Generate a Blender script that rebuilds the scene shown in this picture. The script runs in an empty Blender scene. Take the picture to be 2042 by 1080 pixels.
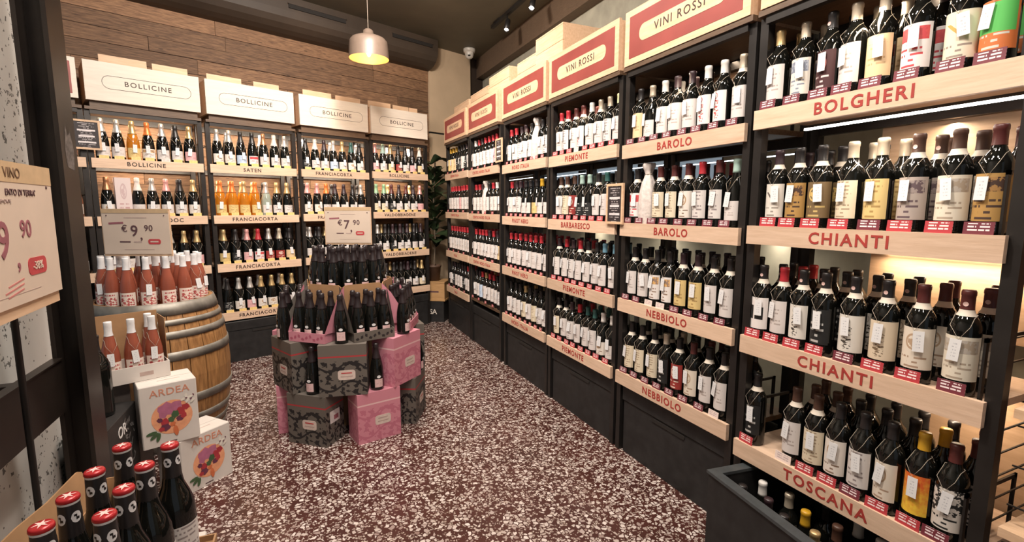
import bpy, math, random
from mathutils import Vector, Matrix
R = math.radians
D = bpy.data
COL = bpy.context.scene.collection
SC = bpy.context.scene
rng = random.Random(11)

# ------------------------------------------------------------------ camera, world, lights, exposure
cam = D.cameras.new('camera'); cam.sensor_width = 36.0; cam.lens = 975.07 / 2042 * 36.0
cam.clip_start = .05; cam.clip_end = 200
co = D.objects.new('camera', cam); COL.objects.link(co)
YAW, PITCH, ROLL = .4184, -.1281, .0022
_f = Vector((math.sin(YAW) * math.cos(PITCH), math.cos(YAW) * math.cos(PITCH), math.sin(PITCH)))
_r = Vector((math.cos(YAW), -math.sin(YAW), 0)); _u = _r.cross(_f)
_r2 = _r * math.cos(ROLL) + _u * math.sin(ROLL); _u2 = _u * math.cos(ROLL) - _r * math.sin(ROLL)
M = Matrix((_r2, _u2, -_f)).transposed().to_4x4(); M.translation = Vector((-1.6611, 0, 1.4067))
co.matrix_world = M
SC.camera = co

W = D.worlds.new('world'); SC.world = W; W.use_nodes = True
bg = W.node_tree.nodes['Background']; bg.inputs[0].default_value = (.80, .90, 1.0, 1); bg.inputs[1].default_value = .28

def lamp(name, kind, loc, energy, color, target=None, **kw):
    l = D.lights.new(name, kind); l.energy = energy; l.color = color
    for k, v in kw.items(): setattr(l, k, v)
    o = D.objects.new(name, l); COL.objects.link(o); o.location = loc
    if target is not None:
        o.rotation_euler = (Vector(target) - Vector(loc)).to_track_quat('-Z', 'Y').to_euler()
    return o

WARM = (1.0, .80, .60); NEUT = (1.0, .90, .80)
LAMPS = [  # ceiling lamps of the shop, over the aisle
    ((-1.15, 1.2, 3.30), (.15, 1.0, 1.25), 100, NEUT), ((-1.15, 2.3, 3.30), (.1, 2.6, 1.2), 85, NEUT),
    ((-1.1, 3.4, 3.30), (.1, 4.4, 1.2), 78, NEUT),
    ((-1.9, 2.7, 3.30), (-2.0, 5.1, 1.4), 130, NEUT), ((-1.0, 3.5, 3.30), (-1.0, 5.5, 1.4), 116, NEUT),
    ((-1.7, 1.5, 3.30), (-2.2, 2.6, .5), 60, NEUT), ((-1.5, 1.4, 3.30), (-1.2, 3.0, .3), 52, NEUT),
    ((-1.3, -.2, 3.30), (-1.6, 1.8, .6), 40, NEUT), ((-1.0, .2, 3.30), (.2, .6, 1.0), 60, NEUT),
]
for i, (p, t, e, c) in enumerate(LAMPS):
    lamp('ceiling_spot', 'AREA', p, e * .34, c, t, shape='DISK', size=.22, spread=R(170))
SC.view_settings.view_transform = 'Standard'; SC.view_settings.look = 'None'
SC.view_settings.gamma = 1; SC.view_settings.use_curve_mapping = False
SC.view_settings.exposure = 0.0
SC.cycles.max_bounces = 8; SC.cycles.diffuse_bounces = 4; SC.cycles.glossy_bounces = 4; SC.cycles.transmission_bounces = 6
SC.cycles.sample_clamp_indirect = 4.0

# ------------------------------------------------------------------ materials
MATS = {}
class NT:
    def __init__(s, m): s.t = m.node_tree; s.n = s.t.nodes; s.l = s.t.links
    def add(s, kind, **kw):
        n = s.n.new(kind)
        for k, v in kw.items(): setattr(n, k, v)
        return n
    def put(s, sock, v):
        if isinstance(v, bpy.types.NodeSocket): s.l.new(v, sock)
        elif v is not None: sock.default_value = v
    def m(s, op, a, b=None, c=None):
        n = s.add('ShaderNodeMath', operation=op)
        for i, v in enumerate((a, b, c)):
            if v is not None: s.put(n.inputs[i], v)
        return n.outputs[0]
    def mix(s, f, a, b):
        n = s.add('ShaderNodeMix', data_type='RGBA')
        s.put(n.inputs[0], f); s.put(n.inputs[6], a); s.put(n.inputs[7], b)
        return n.outputs[2]
    def noise(s, vec, scale, detail=4, rough=.55):
        n = s.add('ShaderNodeTexNoise'); s.put(n.inputs['Vector'], vec)
        n.inputs['Scale'].default_value = scale; n.inputs['Detail'].default_value = detail; n.inputs['Roughness'].default_value = rough
        return n.outputs[0]
    def coord(s, which='Object'): return s.add('ShaderNodeTexCoord').outputs[which]
    def mapping(s, vec, scale=(1, 1, 1), loc=(0, 0, 0), rot=(0, 0, 0)):
        n = s.add('ShaderNodeMapping'); s.put(n.inputs[0], vec)
        n.inputs['Scale'].default_value = scale; n.inputs['Location'].default_value = loc; n.inputs['Rotation'].default_value = rot
        return n.outputs[0]
    def ramp(s, f, stops):
        n = s.add('ShaderNodeValToRGB'); s.put(n.inputs[0], f); e = n.color_ramp.elements
        while len(e) < len(stops): e.new(.5)
        for el, (p, c) in zip(e, stops): el.position = p; el.color = (*c, 1)
        return n.outputs[0]
    def bump(s, h, dist, strength=.5):
        n = s.add('ShaderNodeBump'); n.inputs['Strength'].default_value = strength; n.inputs['Distance'].default_value = dist
        s.put(n.inputs['Height'], h); return n.outputs[0]

def C4(c): return (c[0], c[1], c[2], 1)
def newmat(name):
    m = D.materials.new(name); m.use_nodes = True; t = NT(m)
    return m, t, t.n['Principled BSDF']
def mat(name, col, rough=.5, metal=0, coat=0, vary=.12, vscale=30, spec=.5, emit=None, estr=0, bump=0):
    if name in MATS: return MATS[name]
    m, t, b = newmat(name)
    b.inputs['Roughness'].default_value = rough; b.inputs['Metallic'].default_value = metal
    b.inputs['Coat Weight'].default_value = coat; b.inputs['Specular IOR Level'].default_value = spec
    if vary:
        n = t.noise(t.coord(), vscale, 3)
        dk = tuple(x * (1 - vary) for x in col); lt = tuple(min(1, x * (1 + vary)) for x in col)
        t.put(b.inputs['Base Color'], t.ramp(n, [(.3, dk), (.7, lt)]))
        if bump: t.put(b.inputs['Normal'], t.bump(n, bump))
    else: b.inputs['Base Color'].default_value = C4(col)
    if emit:
        b.inputs['Emission Color'].default_value = C4(emit); b.inputs['Emission Strength'].default_value = estr
    MATS[name] = m; return m
def wood(name, dark, light, rough=.55, axis=0, scale=14, stretch=9, knots=False):
    if name in MATS: return MATS[name]
    m, t, b = newmat(name)
    info = t.add('ShaderNodeObjectInfo')
    sc = [stretch, stretch, stretch]; sc[axis] = 1
    v = t.add('ShaderNodeVectorMath', operation='ADD'); t.put(v.inputs[0], t.coord())
    cmb = t.add('ShaderNodeCombineXYZ')
    for i in range(3): t.put(cmb.inputs[i], t.m('MULTIPLY', info.outputs['Random'], 7.3 + i * 3.1))
    t.put(v.inputs[1], cmb.outputs[0])
    vec = t.mapping(v.outputs[0], scale=sc)
    n = t.noise(vec, scale, 6, .6)
    c = t.ramp(n, [(.28, dark), (.72, light)])
    if knots:
        k = t.add('ShaderNodeTexVoronoi'); t.put(k.inputs['Vector'], t.mapping(v.outputs[0], scale=(3.1, 9, 9))); k.inputs['Scale'].default_value = 1.6
        kf = t.m('LESS_THAN', k.outputs['Distance'], .09)
        c = t.mix(t.m('MULTIPLY', kf, .6), c, C4(tuple(x * .45 for x in dark)))
    hv = t.m('ADD', t.m('MULTIPLY', info.outputs['Random'], .75 if knots else .16), .62 if knots else .92)
    mx = t.add('ShaderNodeMix', data_type='RGBA', blend_type='MULTIPLY'); mx.inputs[0].default_value = 1
    t.put(mx.inputs[6], c); g = t.add('ShaderNodeCombineColor'); [t.put(g.inputs[i], hv) for i in range(3)]
    t.put(mx.inputs[7], g.outputs[0])
    t.put(b.inputs['Base Color'], mx.outputs[2]); b.inputs['Roughness'].default_value = rough
    t.put(b.inputs['Normal'], t.bump(n, .002, .35))
    MATS[name] = m; return m

def glassy(name, col, rough=.06, trans=0.0, spec=.6):
    if name in MATS: return MATS[name]
    m, t, b = newmat(name)
    n = t.noise(t.coord(), 9, 2)
    t.put(b.inputs['Base Color'], t.ramp(n, [(.3, tuple(x * .8 for x in col)), (.7, col)]))
    b.inputs['Roughness'].default_value = rough; b.inputs['Specular IOR Level'].default_value = spec
    b.inputs['Transmission Weight'].default_value = trans; b.inputs['IOR'].default_value = 1.45
    MATS[name] = m; return m

def paper(name, base, ink, kind='lines', rows=9, accent=None, rough=.6):
    """printed paper, uv-mapped: rows of small print plus one motif"""
    if name in MATS: return MATS[name]
    m, t, b = newmat(name)
    sx = t.add('ShaderNodeSeparateXYZ'); t.put(sx.inputs[0], t.coord('UV')); u, v = sx.outputs[0], sx.outputs[1]
    row = t.m('MULTIPLY', v, rows); fr = t.m('FRACT', row)
    wn = t.add('ShaderNodeTexWhiteNoise', noise_dimensions='2D'); cb = t.add('ShaderNodeCombineXYZ')
    t.put(cb.inputs[0], t.m('FLOOR', t.m('MULTIPLY', u, 26))); t.put(cb.inputs[1], t.m('FLOOR', row)); t.put(wn.inputs[0], cb.outputs[0])
    wr = t.add('ShaderNodeTexWhiteNoise', noise_dimensions='1D'); t.put(wr.inputs['W'], t.m('FLOOR', row))
    inrow = t.m('LESS_THAN', t.m('ABSOLUTE', t.m('SUBTRACT', fr, .5)), .2)
    wid = t.m('ADD', t.m('MULTIPLY', wr.outputs[0], .26), .08)
    inside = t.m('LESS_THAN', t.m('ABSOLUTE', t.m('SUBTRACT', u, .5)), wid)
    txt = t.m('MULTIPLY', t.m('MULTIPLY', inrow, inside), t.m('GREATER_THAN', wn.outputs[0], .3))
    def box(u0, u1, v0, v1):
        a = t.m('MULTIPLY', t.m('GREATER_THAN', u, u0), t.m('LESS_THAN', u, u1))
        return t.m('MULTIPLY', a, t.m('MULTIPLY', t.m('GREATER_THAN', v, v0), t.m('LESS_THAN', v, v1)))
    def disc(cu, cv, r, r0=0):
        d = t.m('SQRT', t.m('ADD', t.m('POWER', t.m('SUBTRACT', u, cu), 2), t.m('POWER', t.m('SUBTRACT', v, cv), 2)))
        o = t.m('LESS_THAN', d, r)
        return t.m('MULTIPLY', o, t.m('GREATER_THAN', d, r0)) if r0 else o
    nz = t.noise(t.mapping(t.coord('UV'), scale=(1, 1, 1)), 7, 4)
    col = C4(base); acc = C4(accent or ink); ink4 = C4(ink)
    grain = t.noise(t.coord('UV'), 60, 2)
    col = t.mix(t.m('MULTIPLY', grain, .12), col, C4(tuple(x * .8 for x in base)))
    if kind == 'lines':
        col = t.mix(t.m('MULTIPLY', txt, .8), col, ink4)
    elif kind == 'plain':
        col = t.mix(t.m('MULTIPLY', t.m('MULTIPLY', txt, box(0, 1, .22, .8)), .7), col, ink4)
    elif kind == 'circle':
        col = t.mix(t.m('MULTIPLY', txt, t.m('LESS_THAN', v, .36)), col, ink4)
        col = t.mix(disc(.5, .66, .2, .15), col, acc)
        col = t.mix(t.m('MULTIPLY', disc(.5, .66, .14), t.m('GREATER_THAN', nz, .5)), col, acc)
    elif kind == 'band':
        col = t.mix(t.m('MULTIPLY', txt, t.m('LESS_THAN', v, .55)), col, ink4)
        col = t.mix(box(.08, .92, .62, .92), col, t.mix(t.m('GREATER_THAN', nz, .5), acc, ink4))
    elif kind == 'door':
        col = t.mix(box(.2, .36, .3, .74), col, ink4); col = t.mix(box(.44, .8, .3, .42), col, ink4)
        col = t.mix(box(.68, .8, .3, .7), col, ink4)
    elif kind == 'script':
        col = t.mix(t.m('MULTIPLY', box(.38, .66, .08, .72), t.m('GREATER_THAN', t.noise(t.mapping(t.coord('UV'), scale=(1.4, 3.2, 1)), 5, 3), .53)), col, ink4)
        col = t.mix(disc(.5, .84, .1, .075), col, acc)
    elif kind == 'swirl':
        sw = t.noise(t.mapping(t.coord('UV'), scale=(1.4, 2, 1)), 4.5, 2)
        col = t.mix(t.m('MULTIPLY', t.m('GREATER_THAN', v, .38), t.m('GREATER_THAN', sw, .5)), col, ink4)
        col = t.mix(t.m('MULTIPLY', txt, t.m('LESS_THAN', v, .34)), col, ink4)
    elif kind == 'flower':
        sw = t.noise(t.coord('UV'), 6, 2)
        col = t.mix(t.m('MULTIPLY', box(.12, .88, .06, .62), t.m('GREATER_THAN', sw, .5)), col, ink4)
        col = t.mix(t.m('MULTIPLY', box(.2, .8, .74, .86), t.m('GREATER_THAN', wn.outputs[0], .25)), col, ink4)
    elif kind == 'bird':
        d1 = t.m('LESS_THAN', t.m('ABSOLUTE', t.m('SUBTRACT', t.m('ADD', v, t.m('MULTIPLY', u, .9)), 1.02)), .045)
        col = t.mix(t.m('MULTIPLY', d1, box(.25, .55, .45, .75)), col, acc)
        col = t.mix(t.m('MULTIPLY', txt, t.m('LESS_THAN', v, .32)), col, ink4)
    elif kind == 'block':
        col = t.mix(box(.06, .94, .35, .95), col, acc)
        col = t.mix(t.m('MULTIPLY', txt, t.m('LESS_THAN', v, .33)), col, ink4)
    elif kind == 'fire':
        col = t.ramp(t.m('ADD', t.m('MULTIPLY', nz, .7), t.m('MULTIPLY', v, .4)), [(.35, (.85, .55, .05)), (.75, (.7, .12, .02))])
    elif kind == 'card':
        col = t.mix(t.m('MULTIPLY', box(.14, .86, .3, .9), t.m('MULTIPLY', t.m('LESS_THAN', t.m('ABSOLUTE', t.m('SUBTRACT', fr, .5)), .26), t.m('GREATER_THAN', wn.outputs[0], .2))), col, ink4)
    elif kind == 'tag':
        col = t.mix(t.m('MULTIPLY', t.m('MULTIPLY', inrow, box(.3, .7, .1, .9)), t.m('MULTIPLY', t.m('GREATER_THAN', wn.outputs[0], .5), .55)), col, ink4)
    t.put(b.inputs['Base Color'], col); b.inputs['Roughness'].default_value = rough
    MATS[name] = m; return m

CREAM = wood('pale_spruce', (.60, .41, .28), (.75, .54, .395), .5, axis=0, scale=7)
CREAM2 = wood('crate_pine', (.60, .38, .225), (.74, .51, .335), .55, axis=0, scale=7)
BROWNP = wood('brown_back_panel', (.17, .095, .055), (.27, .155, .09), .55, axis=0, scale=7)
PALE = wood('white_washed_pine', (.66, .58, .49), (.74, .66, .56), .5, axis=0, scale=6)
DARKWOOD = wood('brown_shelf_wood', (.075, .042, .024), (.14, .085, .05), .5, axis=0)
PLANK = wood('reclaimed_plank', (.085, .040, .020), (.31, .168, .086), .7, axis=0, scale=11, stretch=9, knots=True)
BIN = mat('black_stained_wood', (.020, .019, .019), .5, vary=.3, vscale=14, spec=.3)
STEEL = mat('dark_steel', (.035, .031, .029), .42, .6, vary=.2, vscale=8)
STEELP = mat('blackened_post_steel', (.028, .021, .017), .36, .5, vary=.35, vscale=5)
BOTTLE = glassy('black_green_glass', (.006, .006, .005), .05)
AMBER = glassy('amber_wine_glass', (.70, .24, .015), .08, .25)
ROSE = glassy('rose_wine_glass', (.44, .12, .07), .06, .35)
CLEARW = glassy('pale_green_glass', (.55, .62, .52), .08, .35)
STRING = mat('twine', (.36, .30, .24), .8, vary=.2)
INKR = mat('red_board_ink', (.36, .038, .03), .6, vary=.1)
INKD = mat('dark_brown_ink', (.045, .022, .016), .6, vary=.1)
REDP = mat('brick_red_paint', (.27, .052, .042), .5, vary=.12, vscale=5)
TAGW = paper('price_tag_paper', (.74, .73, .73), (.25, .25, .3), 'tag', 7)
CARDR = paper('red_price_card', (.42, .035, .045), (.85, .70, .68), 'card', 4)
CARDM = paper('maroon_price_card', (.15, .022, .035), (.8, .68, .68), 'card', 4)
CARDW = paper('white_price_card', (.78, .64, .58), (.5, .4, .4), 'card', 4)
CARDY = paper('yellow_price_card', (.80, .58, .22), (.62, .42, .16), 'card', 4)
CARDBD = mat('brown_cardboard', (.36, .20, .095), .75, vary=.12, vscale=12)

LAB = {
 'white': (paper('label_white', (.68, .62, .59), (.32, .25, .22), 'plain', 9), 'white'),
 'lined': (paper('label_lined', (.67, .62, .59), (.2, .15, .15), 'lines', 8), 'printed white'),
 'crest': (paper('label_crest', (.76, .69, .62), (.25, .17, .12), 'circle', 9, (.42, .26, .14)), 'crested cream'),
 'cream': (paper('label_cream', (.72, .62, .46), (.3, .2, .12), 'lines', 10), 'cream'),
 'yellow': (paper('label_yellow', (.70, .52, .22), (.35, .2, .06), 'lines', 8), 'yellow'),
 'buff': (paper('label_buff', (.74, .55, .32), (.4, .25, .12), 'plain', 8), 'buff'),
 'brown': (paper('label_brown', (.17, .11, .05), (.55, .4, .15), 'circle', 8, (.65, .45, .15)), 'brown'),
 'copper': (paper('label_copper', (.42, .24, .07), (.06, .03, .02), 'band', 8, (.36, .19, .06)), 'ochre'),
 'bird': (paper('label_bird', (.72, .67, .60), (.3, .26, .22), 'bird', 9, (.12, .09, .08)), 'white bird-drawing'),
 'ochrebird': (paper('label_ochre_bird', (.74, .66, .52), (.3, .24, .2), 'bird', 9, (.55, .33, .08)), 'cream ochre-bird'),
 'door': (paper('label_door', (.80, .74, .71), (.02, .02, .02), 'door'), 'white black-arch'),
 'script': (paper('label_script', (.74, .69, .62), (.05, .04, .03), 'script', 9, (.4, .35, .3)), 'white handwritten'),
 'oldscript': (paper('label_old_script', (.70, .58, .43), (.18, .12, .07), 'script', 9, (.4, .28, .2)), 'parchment handwritten'),
 'emblem': (paper('label_emblem', (.74, .65, .54), (.38, .26, .18), 'circle', 9, (.45, .31, .2)), 'round-emblem cream'),
 'estate': (paper('label_estate', (.72, .65, .53), (.4, .32, .24), 'band', 9, (.48, .42, .36)), 'estate-view cream'),
 'black': (paper('label_black', (.012, .012, .012), (.6, .58, .55), 'lines', 6), 'black'),
 'fire': (paper('label_fire', (.7, .3, .05), (.1, .05, .02), 'fire'), 'orange'),
 'swirl': (paper('label_swirl', (.68, .62, .56), (.02, .02, .02), 'swirl', 9), 'black-and-white picture'),
 'red': (paper('label_red', (.30, .03, .025), (.75, .6, .5), 'circle', 8, (.75, .6, .5)), 'red'),
 'redwhite': (paper('label_red_white', (.78, .72, .70), (.55, .06, .07), 'band', 8, (.60, .08, .08)), 'red-and-white'),
 'star': (paper('label_star', (.05, .01, .012), (.6, .5, .5), 'circle', 8, (.55, .2, .2)), 'dark red starburst'),
 'green': (paper('label_green', (.60, .16, .04), (.6, .58, .5), 'block', 8, (.10, .48, .10)), 'green and orange'),
 'land': (paper('label_land', (.74, .68, .60), (.2, .22, .28), 'band', 9, (.40, .42, .48)), 'landscape white'),
 'grey': (paper('label_grey', (.42, .35, .31), (.12, .08, .09), 'band', 8, (.33, .27, .25)), 'grey picture'),
 'orangepic': (paper('label_orange_pic', (.76, .71, .68), (.3, .2, .15), 'band', 8, (.72, .42, .15)), 'white orange-sketch'),
 'redstrip': (paper('label_red_strip', (.74, .68, .66), (.50, .07, .06), 'script', 9, (.5, .1, .1)), 'red-lettered white'),
 'pink': (paper('label_pink', (.74, .42, .42), (.4, .12, .15), 'plain', 8), 'pink'),
 'blue': (paper('label_blue', (.50, .60, .74), (.2, .2, .35), 'plain', 8), 'pale blue'),
 'ardea': (paper('label_flower', (.76, .64, .56), (.42, .07, .07), 'flower', 8), 'flower-printed'),
}
CAP = {
 'black': (mat('capsule_black', (.018, .015, .015), .35), 'black'),
 'dark': (mat('capsule_aubergine', (.035, .018, .022), .4), 'aubergine'),
 'maroon': (mat('capsule_maroon', (.085, .018, .016), .4), 'maroon'),
 'brown': (mat('capsule_brown', (.07, .032, .02), .45), 'brown'),
 'red': (mat('capsule_red', (.42, .025, .035), .35), 'red'),
 'gold': (mat('capsule_gold', (.60, .42, .20), .35, .6), 'gold'),
 'champ': (mat('capsule_champagne', (.50, .42, .32), .4, .4), 'champagne-toned'),
 'white': (mat('capsule_white', (.68, .64, .60), .45), 'white'),
 'paleyellow': (mat('capsule_pale_yellow', (.75, .70, .40), .45), 'pale yellow'),
 'mint': (mat('capsule_mint', (.36, .50, .44), .4), 'mint green'),
 'mustard': (mat('capsule_mustard', (.55, .30, .02), .4), 'mustard'),
 'blue': (mat('capsule_blue', (.12, .25, .33), .4), 'steel blue'),
 'teal': (mat('capsule_teal', (.03, .10, .09), .4), 'dark teal'),
 'orange': (mat('foil_orange', (.70, .20, .05), .35, .3), 'orange'),
 'pink': (mat('foil_pink', (.68, .34, .32), .35, .3), 'pink'),
 'silver': (mat('foil_silver', (.62, .58, .54), .32, .6), 'silver'),
 'copper': (mat('foil_copper', (.50, .24, .12), .35, .6), 'copper'),
 'green': (mat('foil_green', (.25, .42, .25), .4, .2), 'pale green'),
}
CAP['screw'] = (mat('screw_cap_white', (.74, .72, .72), .35), 'white')
BANDM = mat('neck_band_cream', (.70, .62, .52), .55)

# ------------------------------------------------------------------ mesh building
class MB:
    def __init__(s): s.v = []; s.f = []; s.mi = []; s.uv = {}; s.sm = []
    def quad(s, pts, mi=0, uv=None, smooth=False):
        i = len(s.v); s.v += [tuple(p) for p in pts]; s.f.append(tuple(range(i, i + len(pts)))); s.mi.append(mi); s.sm.append(smooth)
        if uv: s.uv[len(s.f) - 1] = uv
        return s
    def box(s, x0, x1, y0, y1, z0, z1, mi=0, M=None):
        p = [Vector(q) for q in ((x0, y0, z0), (x1, y0, z0), (x1, y1, z0), (x0, y1, z0), (x0, y0, z1), (x1, y0, z1), (x1, y1, z1), (x0, y1, z1))]
        if M is not None: p = [M @ q for q in p]
        U = ((0, 0), (1, 0), (1, 1), (0, 1))
        for a in ((0, 1, 5, 4), (1, 2, 6, 5), (2, 3, 7, 6), (3, 0, 4, 7), (4, 5, 6, 7), (3, 2, 1, 0)):
            s.quad([p[k] for k in a], mi, U)
        return s
    def lathe(s, prof, n=20, mi=0, M=None, a0=0, a1=2 * math.pi, smooth=True, uvs=False):
        full = abs(a1 - a0 - 2 * math.pi) < 1e-6
        k = n if full else n + 1
        base = len(s.v); zs = [z for r, z in prof]; zl, zh = min(zs), max(zs)
        for r, z in prof:
            for i in range(k):
                a = a0 + (a1 - a0) * i / n
                p = Vector((r * math.sin(a), -r * math.cos(a), z))
                s.v.append(tuple(M @ p if M is not None else p))
        for j in range(len(prof) - 1):
            for i in range(n):
                i2 = (i + 1) % k
                a, b = base + j * k + i, base + j * k + i2
                c, d = base + (j + 1) * k + i2, base + (j + 1) * k + i
                if prof[j][0] < 1e-6: s.f.append((a, c, d))
                elif prof[j + 1][0] < 1e-6: s.f.append((a, b, c))
                else: s.f.append((a, b, c, d))
                s.mi.append(mi); s.sm.append(smooth)
                if uvs:
                    z1, z2 = (prof[j][1] - zl) / (zh - zl), (prof[j + 1][1] - zl) / (zh - zl)
                    s.uv[len(s.f) - 1] = ((i / n, z1), ((i + 1) / n, z1), ((i + 1) / n, z2), (i / n, z2))
        return s
    def tube(s, path, r, n=6, mi=0, closed=False):
        P = [Vector(p) for p in path]; base = len(s.v); m = len(P)
        for j, p in enumerate(P):
            d = (P[(j + 1) % m] - P[j - 1]) if closed else (P[min(j + 1, m - 1)] - P[max(j - 1, 0)])
            d.normalize(); up = Vector((0, 0, 1)) if abs(d.z) < .9 else Vector((1, 0, 0))
            a = d.cross(up).normalized(); b = a.cross(d)
            for i in range(n):
                t = 2 * math.pi * i / n; s.v.append(tuple(p + (a * math.cos(t) + b * math.sin(t)) * r))
        for j in range(m if closed else m - 1):
            j2 = (j + 1) % m
            for i in range(n):
                i2 = (i + 1) % n
                s.f.append((base + j * n + i, base + j * n + i2, base + j2 * n + i2, base + j2 * n + i)); s.mi.append(mi); s.sm.append(True)
        if not closed:
            s.f.append(tuple(base + i for i in range(n))); s.mi.append(mi); s.sm.append(False)
            s.f.append(tuple(base + (m - 1) * n + n - 1 - i for i in range(n))); s.mi.append(mi); s.sm.append(False)
        return s
    def prism(s, poly, y0, y1, mi=0):
        """poly in x,z (counter-clockwise seen from -y), extruded y0..y1"""
        n = len(poly); i = len(s.v)
        s.v += [(x, y0, z) for x, z in poly] + [(x, y1, z) for x, z in poly]
        s.f.append(tuple(range(i, i + n))); s.f.append(tuple(i + n + n - 1 - k for k in range(n)))
        s.mi += [mi, mi]; s.sm += [False, False]
        for k in range(n):
            k2 = (k + 1) % n; s.f.append((i + k2, i + k, i + n + k, i + n + k2)); s.mi.append(mi); s.sm.append(False)
        return s
    def mesh(s, name, mats=()):
        me = D.meshes.new(name); me.from_pydata(s.v, [], s.f)
        for mm in mats: me.materials.append(mm)
        me.polygons.foreach_set('material_index', s.mi); me.polygons.foreach_set('use_smooth', s.sm)
        if s.uv:
            ul = me.uv_layers.new(name='UVMap').data
            for fi, uv in s.uv.items():
                p = me.polygons[fi]
                for k, li in enumerate(p.loop_indices): ul[li].uv = uv[k]
        me.update(); return me
def rrect(w, h, r, n=5, cx=0, cz=0):
    out = []
    for (sx, sz, a0) in ((1, -1, -90), (1, 1, 0), (-1, 1, 90), (-1, -1, 180)):
        for k in range(n + 1):
            a = R(a0 + 90 * k / n); out.append((cx + sx * (w / 2 - r) + r * math.cos(a), cz + sz * (h / 2 - r) + r * math.sin(a)))
    return out

CACHE = {}
def cached(key, fn):
    if key not in CACHE: CACHE[key] = fn()
    return CACHE[key]
def obj(name, me, parent=None, loc=(0, 0, 0), rz=0, m=None, rot=None):
    o = D.objects.new(name, me); COL.objects.link(o)
    if parent is not None: o.parent = parent
    o.location = loc; o.rotation_euler = rot if rot else (0, 0, rz)
    if m is not None:
        if not me.materials: me.materials.append(None)
        o.material_slots[0].link = 'OBJECT'; o.material_slots[0].material = m
    return o
def thing(name, label, cat, loc, rz=0, group=None):
    o = D.objects.new(name, None); COL.objects.link(o); o.location = loc; o.rotation_euler = (0, 0, rz); o.empty_display_size = .05
    return tag(o, label, cat, group)
def tag(o, label, cat, group=None):
    o['label'] = label; o['category'] = cat
    if group: o['group'] = group
    return o
def struct(name, me, parent=None, m=None, **kw):
    o = obj(name, me, parent, m=m, **kw)
    o['kind'] = 'structure'; return o
def B(name, x0, x1, y0, y1, z0, z1, m=None, parent=None, loc=(0, 0, 0), rz=0, rot=None):
    me = cached(('box', round(x0, 4), round(x1, 4), round(y0, 4), round(y1, 4), round(z0, 4), round(z1, 4)), lambda: MB().box(x0, x1, y0, y1, z0, z1).mesh('box'))
    return obj(name, me, parent, loc, rz, m, rot)
def bevel_box(x0, x1, y0, y1, z0, z1, r):
    """box with chamfered vertical and top edges"""
    b = MB(); poly = lambda e: [(x0 + e + r, y0 + e), (x1 - e - r, y0 + e), (x1 - e, y0 + e + r), (x1 - e, y1 - e - r), (x1 - e - r, y1 - e), (x0 + e + r, y1 - e), (x0 + e, y1 - e - r), (x0 + e, y0 + e + r)]
    rings = [(poly(0), z0), (poly(0), z1 - r), (poly(r * .6), z1)]
    for p, z in rings: b.v += [(x, y, z) for x, y in p]
    for j in (0, 1):
        for k in range(8):
            k2 = (k + 1) % 8; b.f.append((j * 8 + k, j * 8 + k2, j * 8 + 8 + k2, j * 8 + 8 + k)); b.mi.append(0); b.sm.append(False)
    b.f.append(tuple(16 + k for k in range(8))); b.f.append(tuple(7 - k for k in range(8))); b.mi += [0, 0]; b.sm += [False, False]
    return b
def text_mesh(txt, size, spacing=1.12, bold=.006, depth=.0006, key=None):
    def make():
        cu = D.curves.new('lettering', 'FONT'); cu.body = txt; cu.size = size; cu.align_x = 'CENTER'; cu.align_y = 'CENTER'
        cu.space_character = spacing; cu.offset = bold * size; cu.extrude = depth; cu.resolution_u = 3
        o = D.objects.new('tmp', cu); COL.objects.link(o)
        dg = bpy.context.evaluated_depsgraph_get(); dg.update()
        me = D.meshes.new_from_object(o.evaluated_get(dg)); me.materials.clear()
        D.objects.remove(o); D.curves.remove(cu); return me
    return cached(('txt', txt, size, spacing, bold), make)
def lettering(txt, size, m, parent, x, y, z, spacing=1.12, bold=.006, rot=None, name='lettering', xs=1):
    """text standing upright, facing local -y"""
    o = obj(name, text_mesh(txt, size, spacing, bold), parent, (x, y, z), m=m, rot=rot or (R(90), 0, 0))
    if xs != 1: o.scale = (xs, 1, 1)
    return o

ORD = 'first second third fourth fifth sixth seventh eighth ninth tenth eleventh twelfth thirteenth fourteenth fifteenth sixteenth'.split()
AA = .364; AO = Vector((-2.6151, 4.8443, 0)); AD = Vector((math.cos(AA), math.sin(AA), 0)); AN = Vector((-math.sin(AA), math.cos(AA), 0))
def WA(s, o, z=0): p = AO + AD * s + AN * o; return (p.x, p.y, z)

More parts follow.
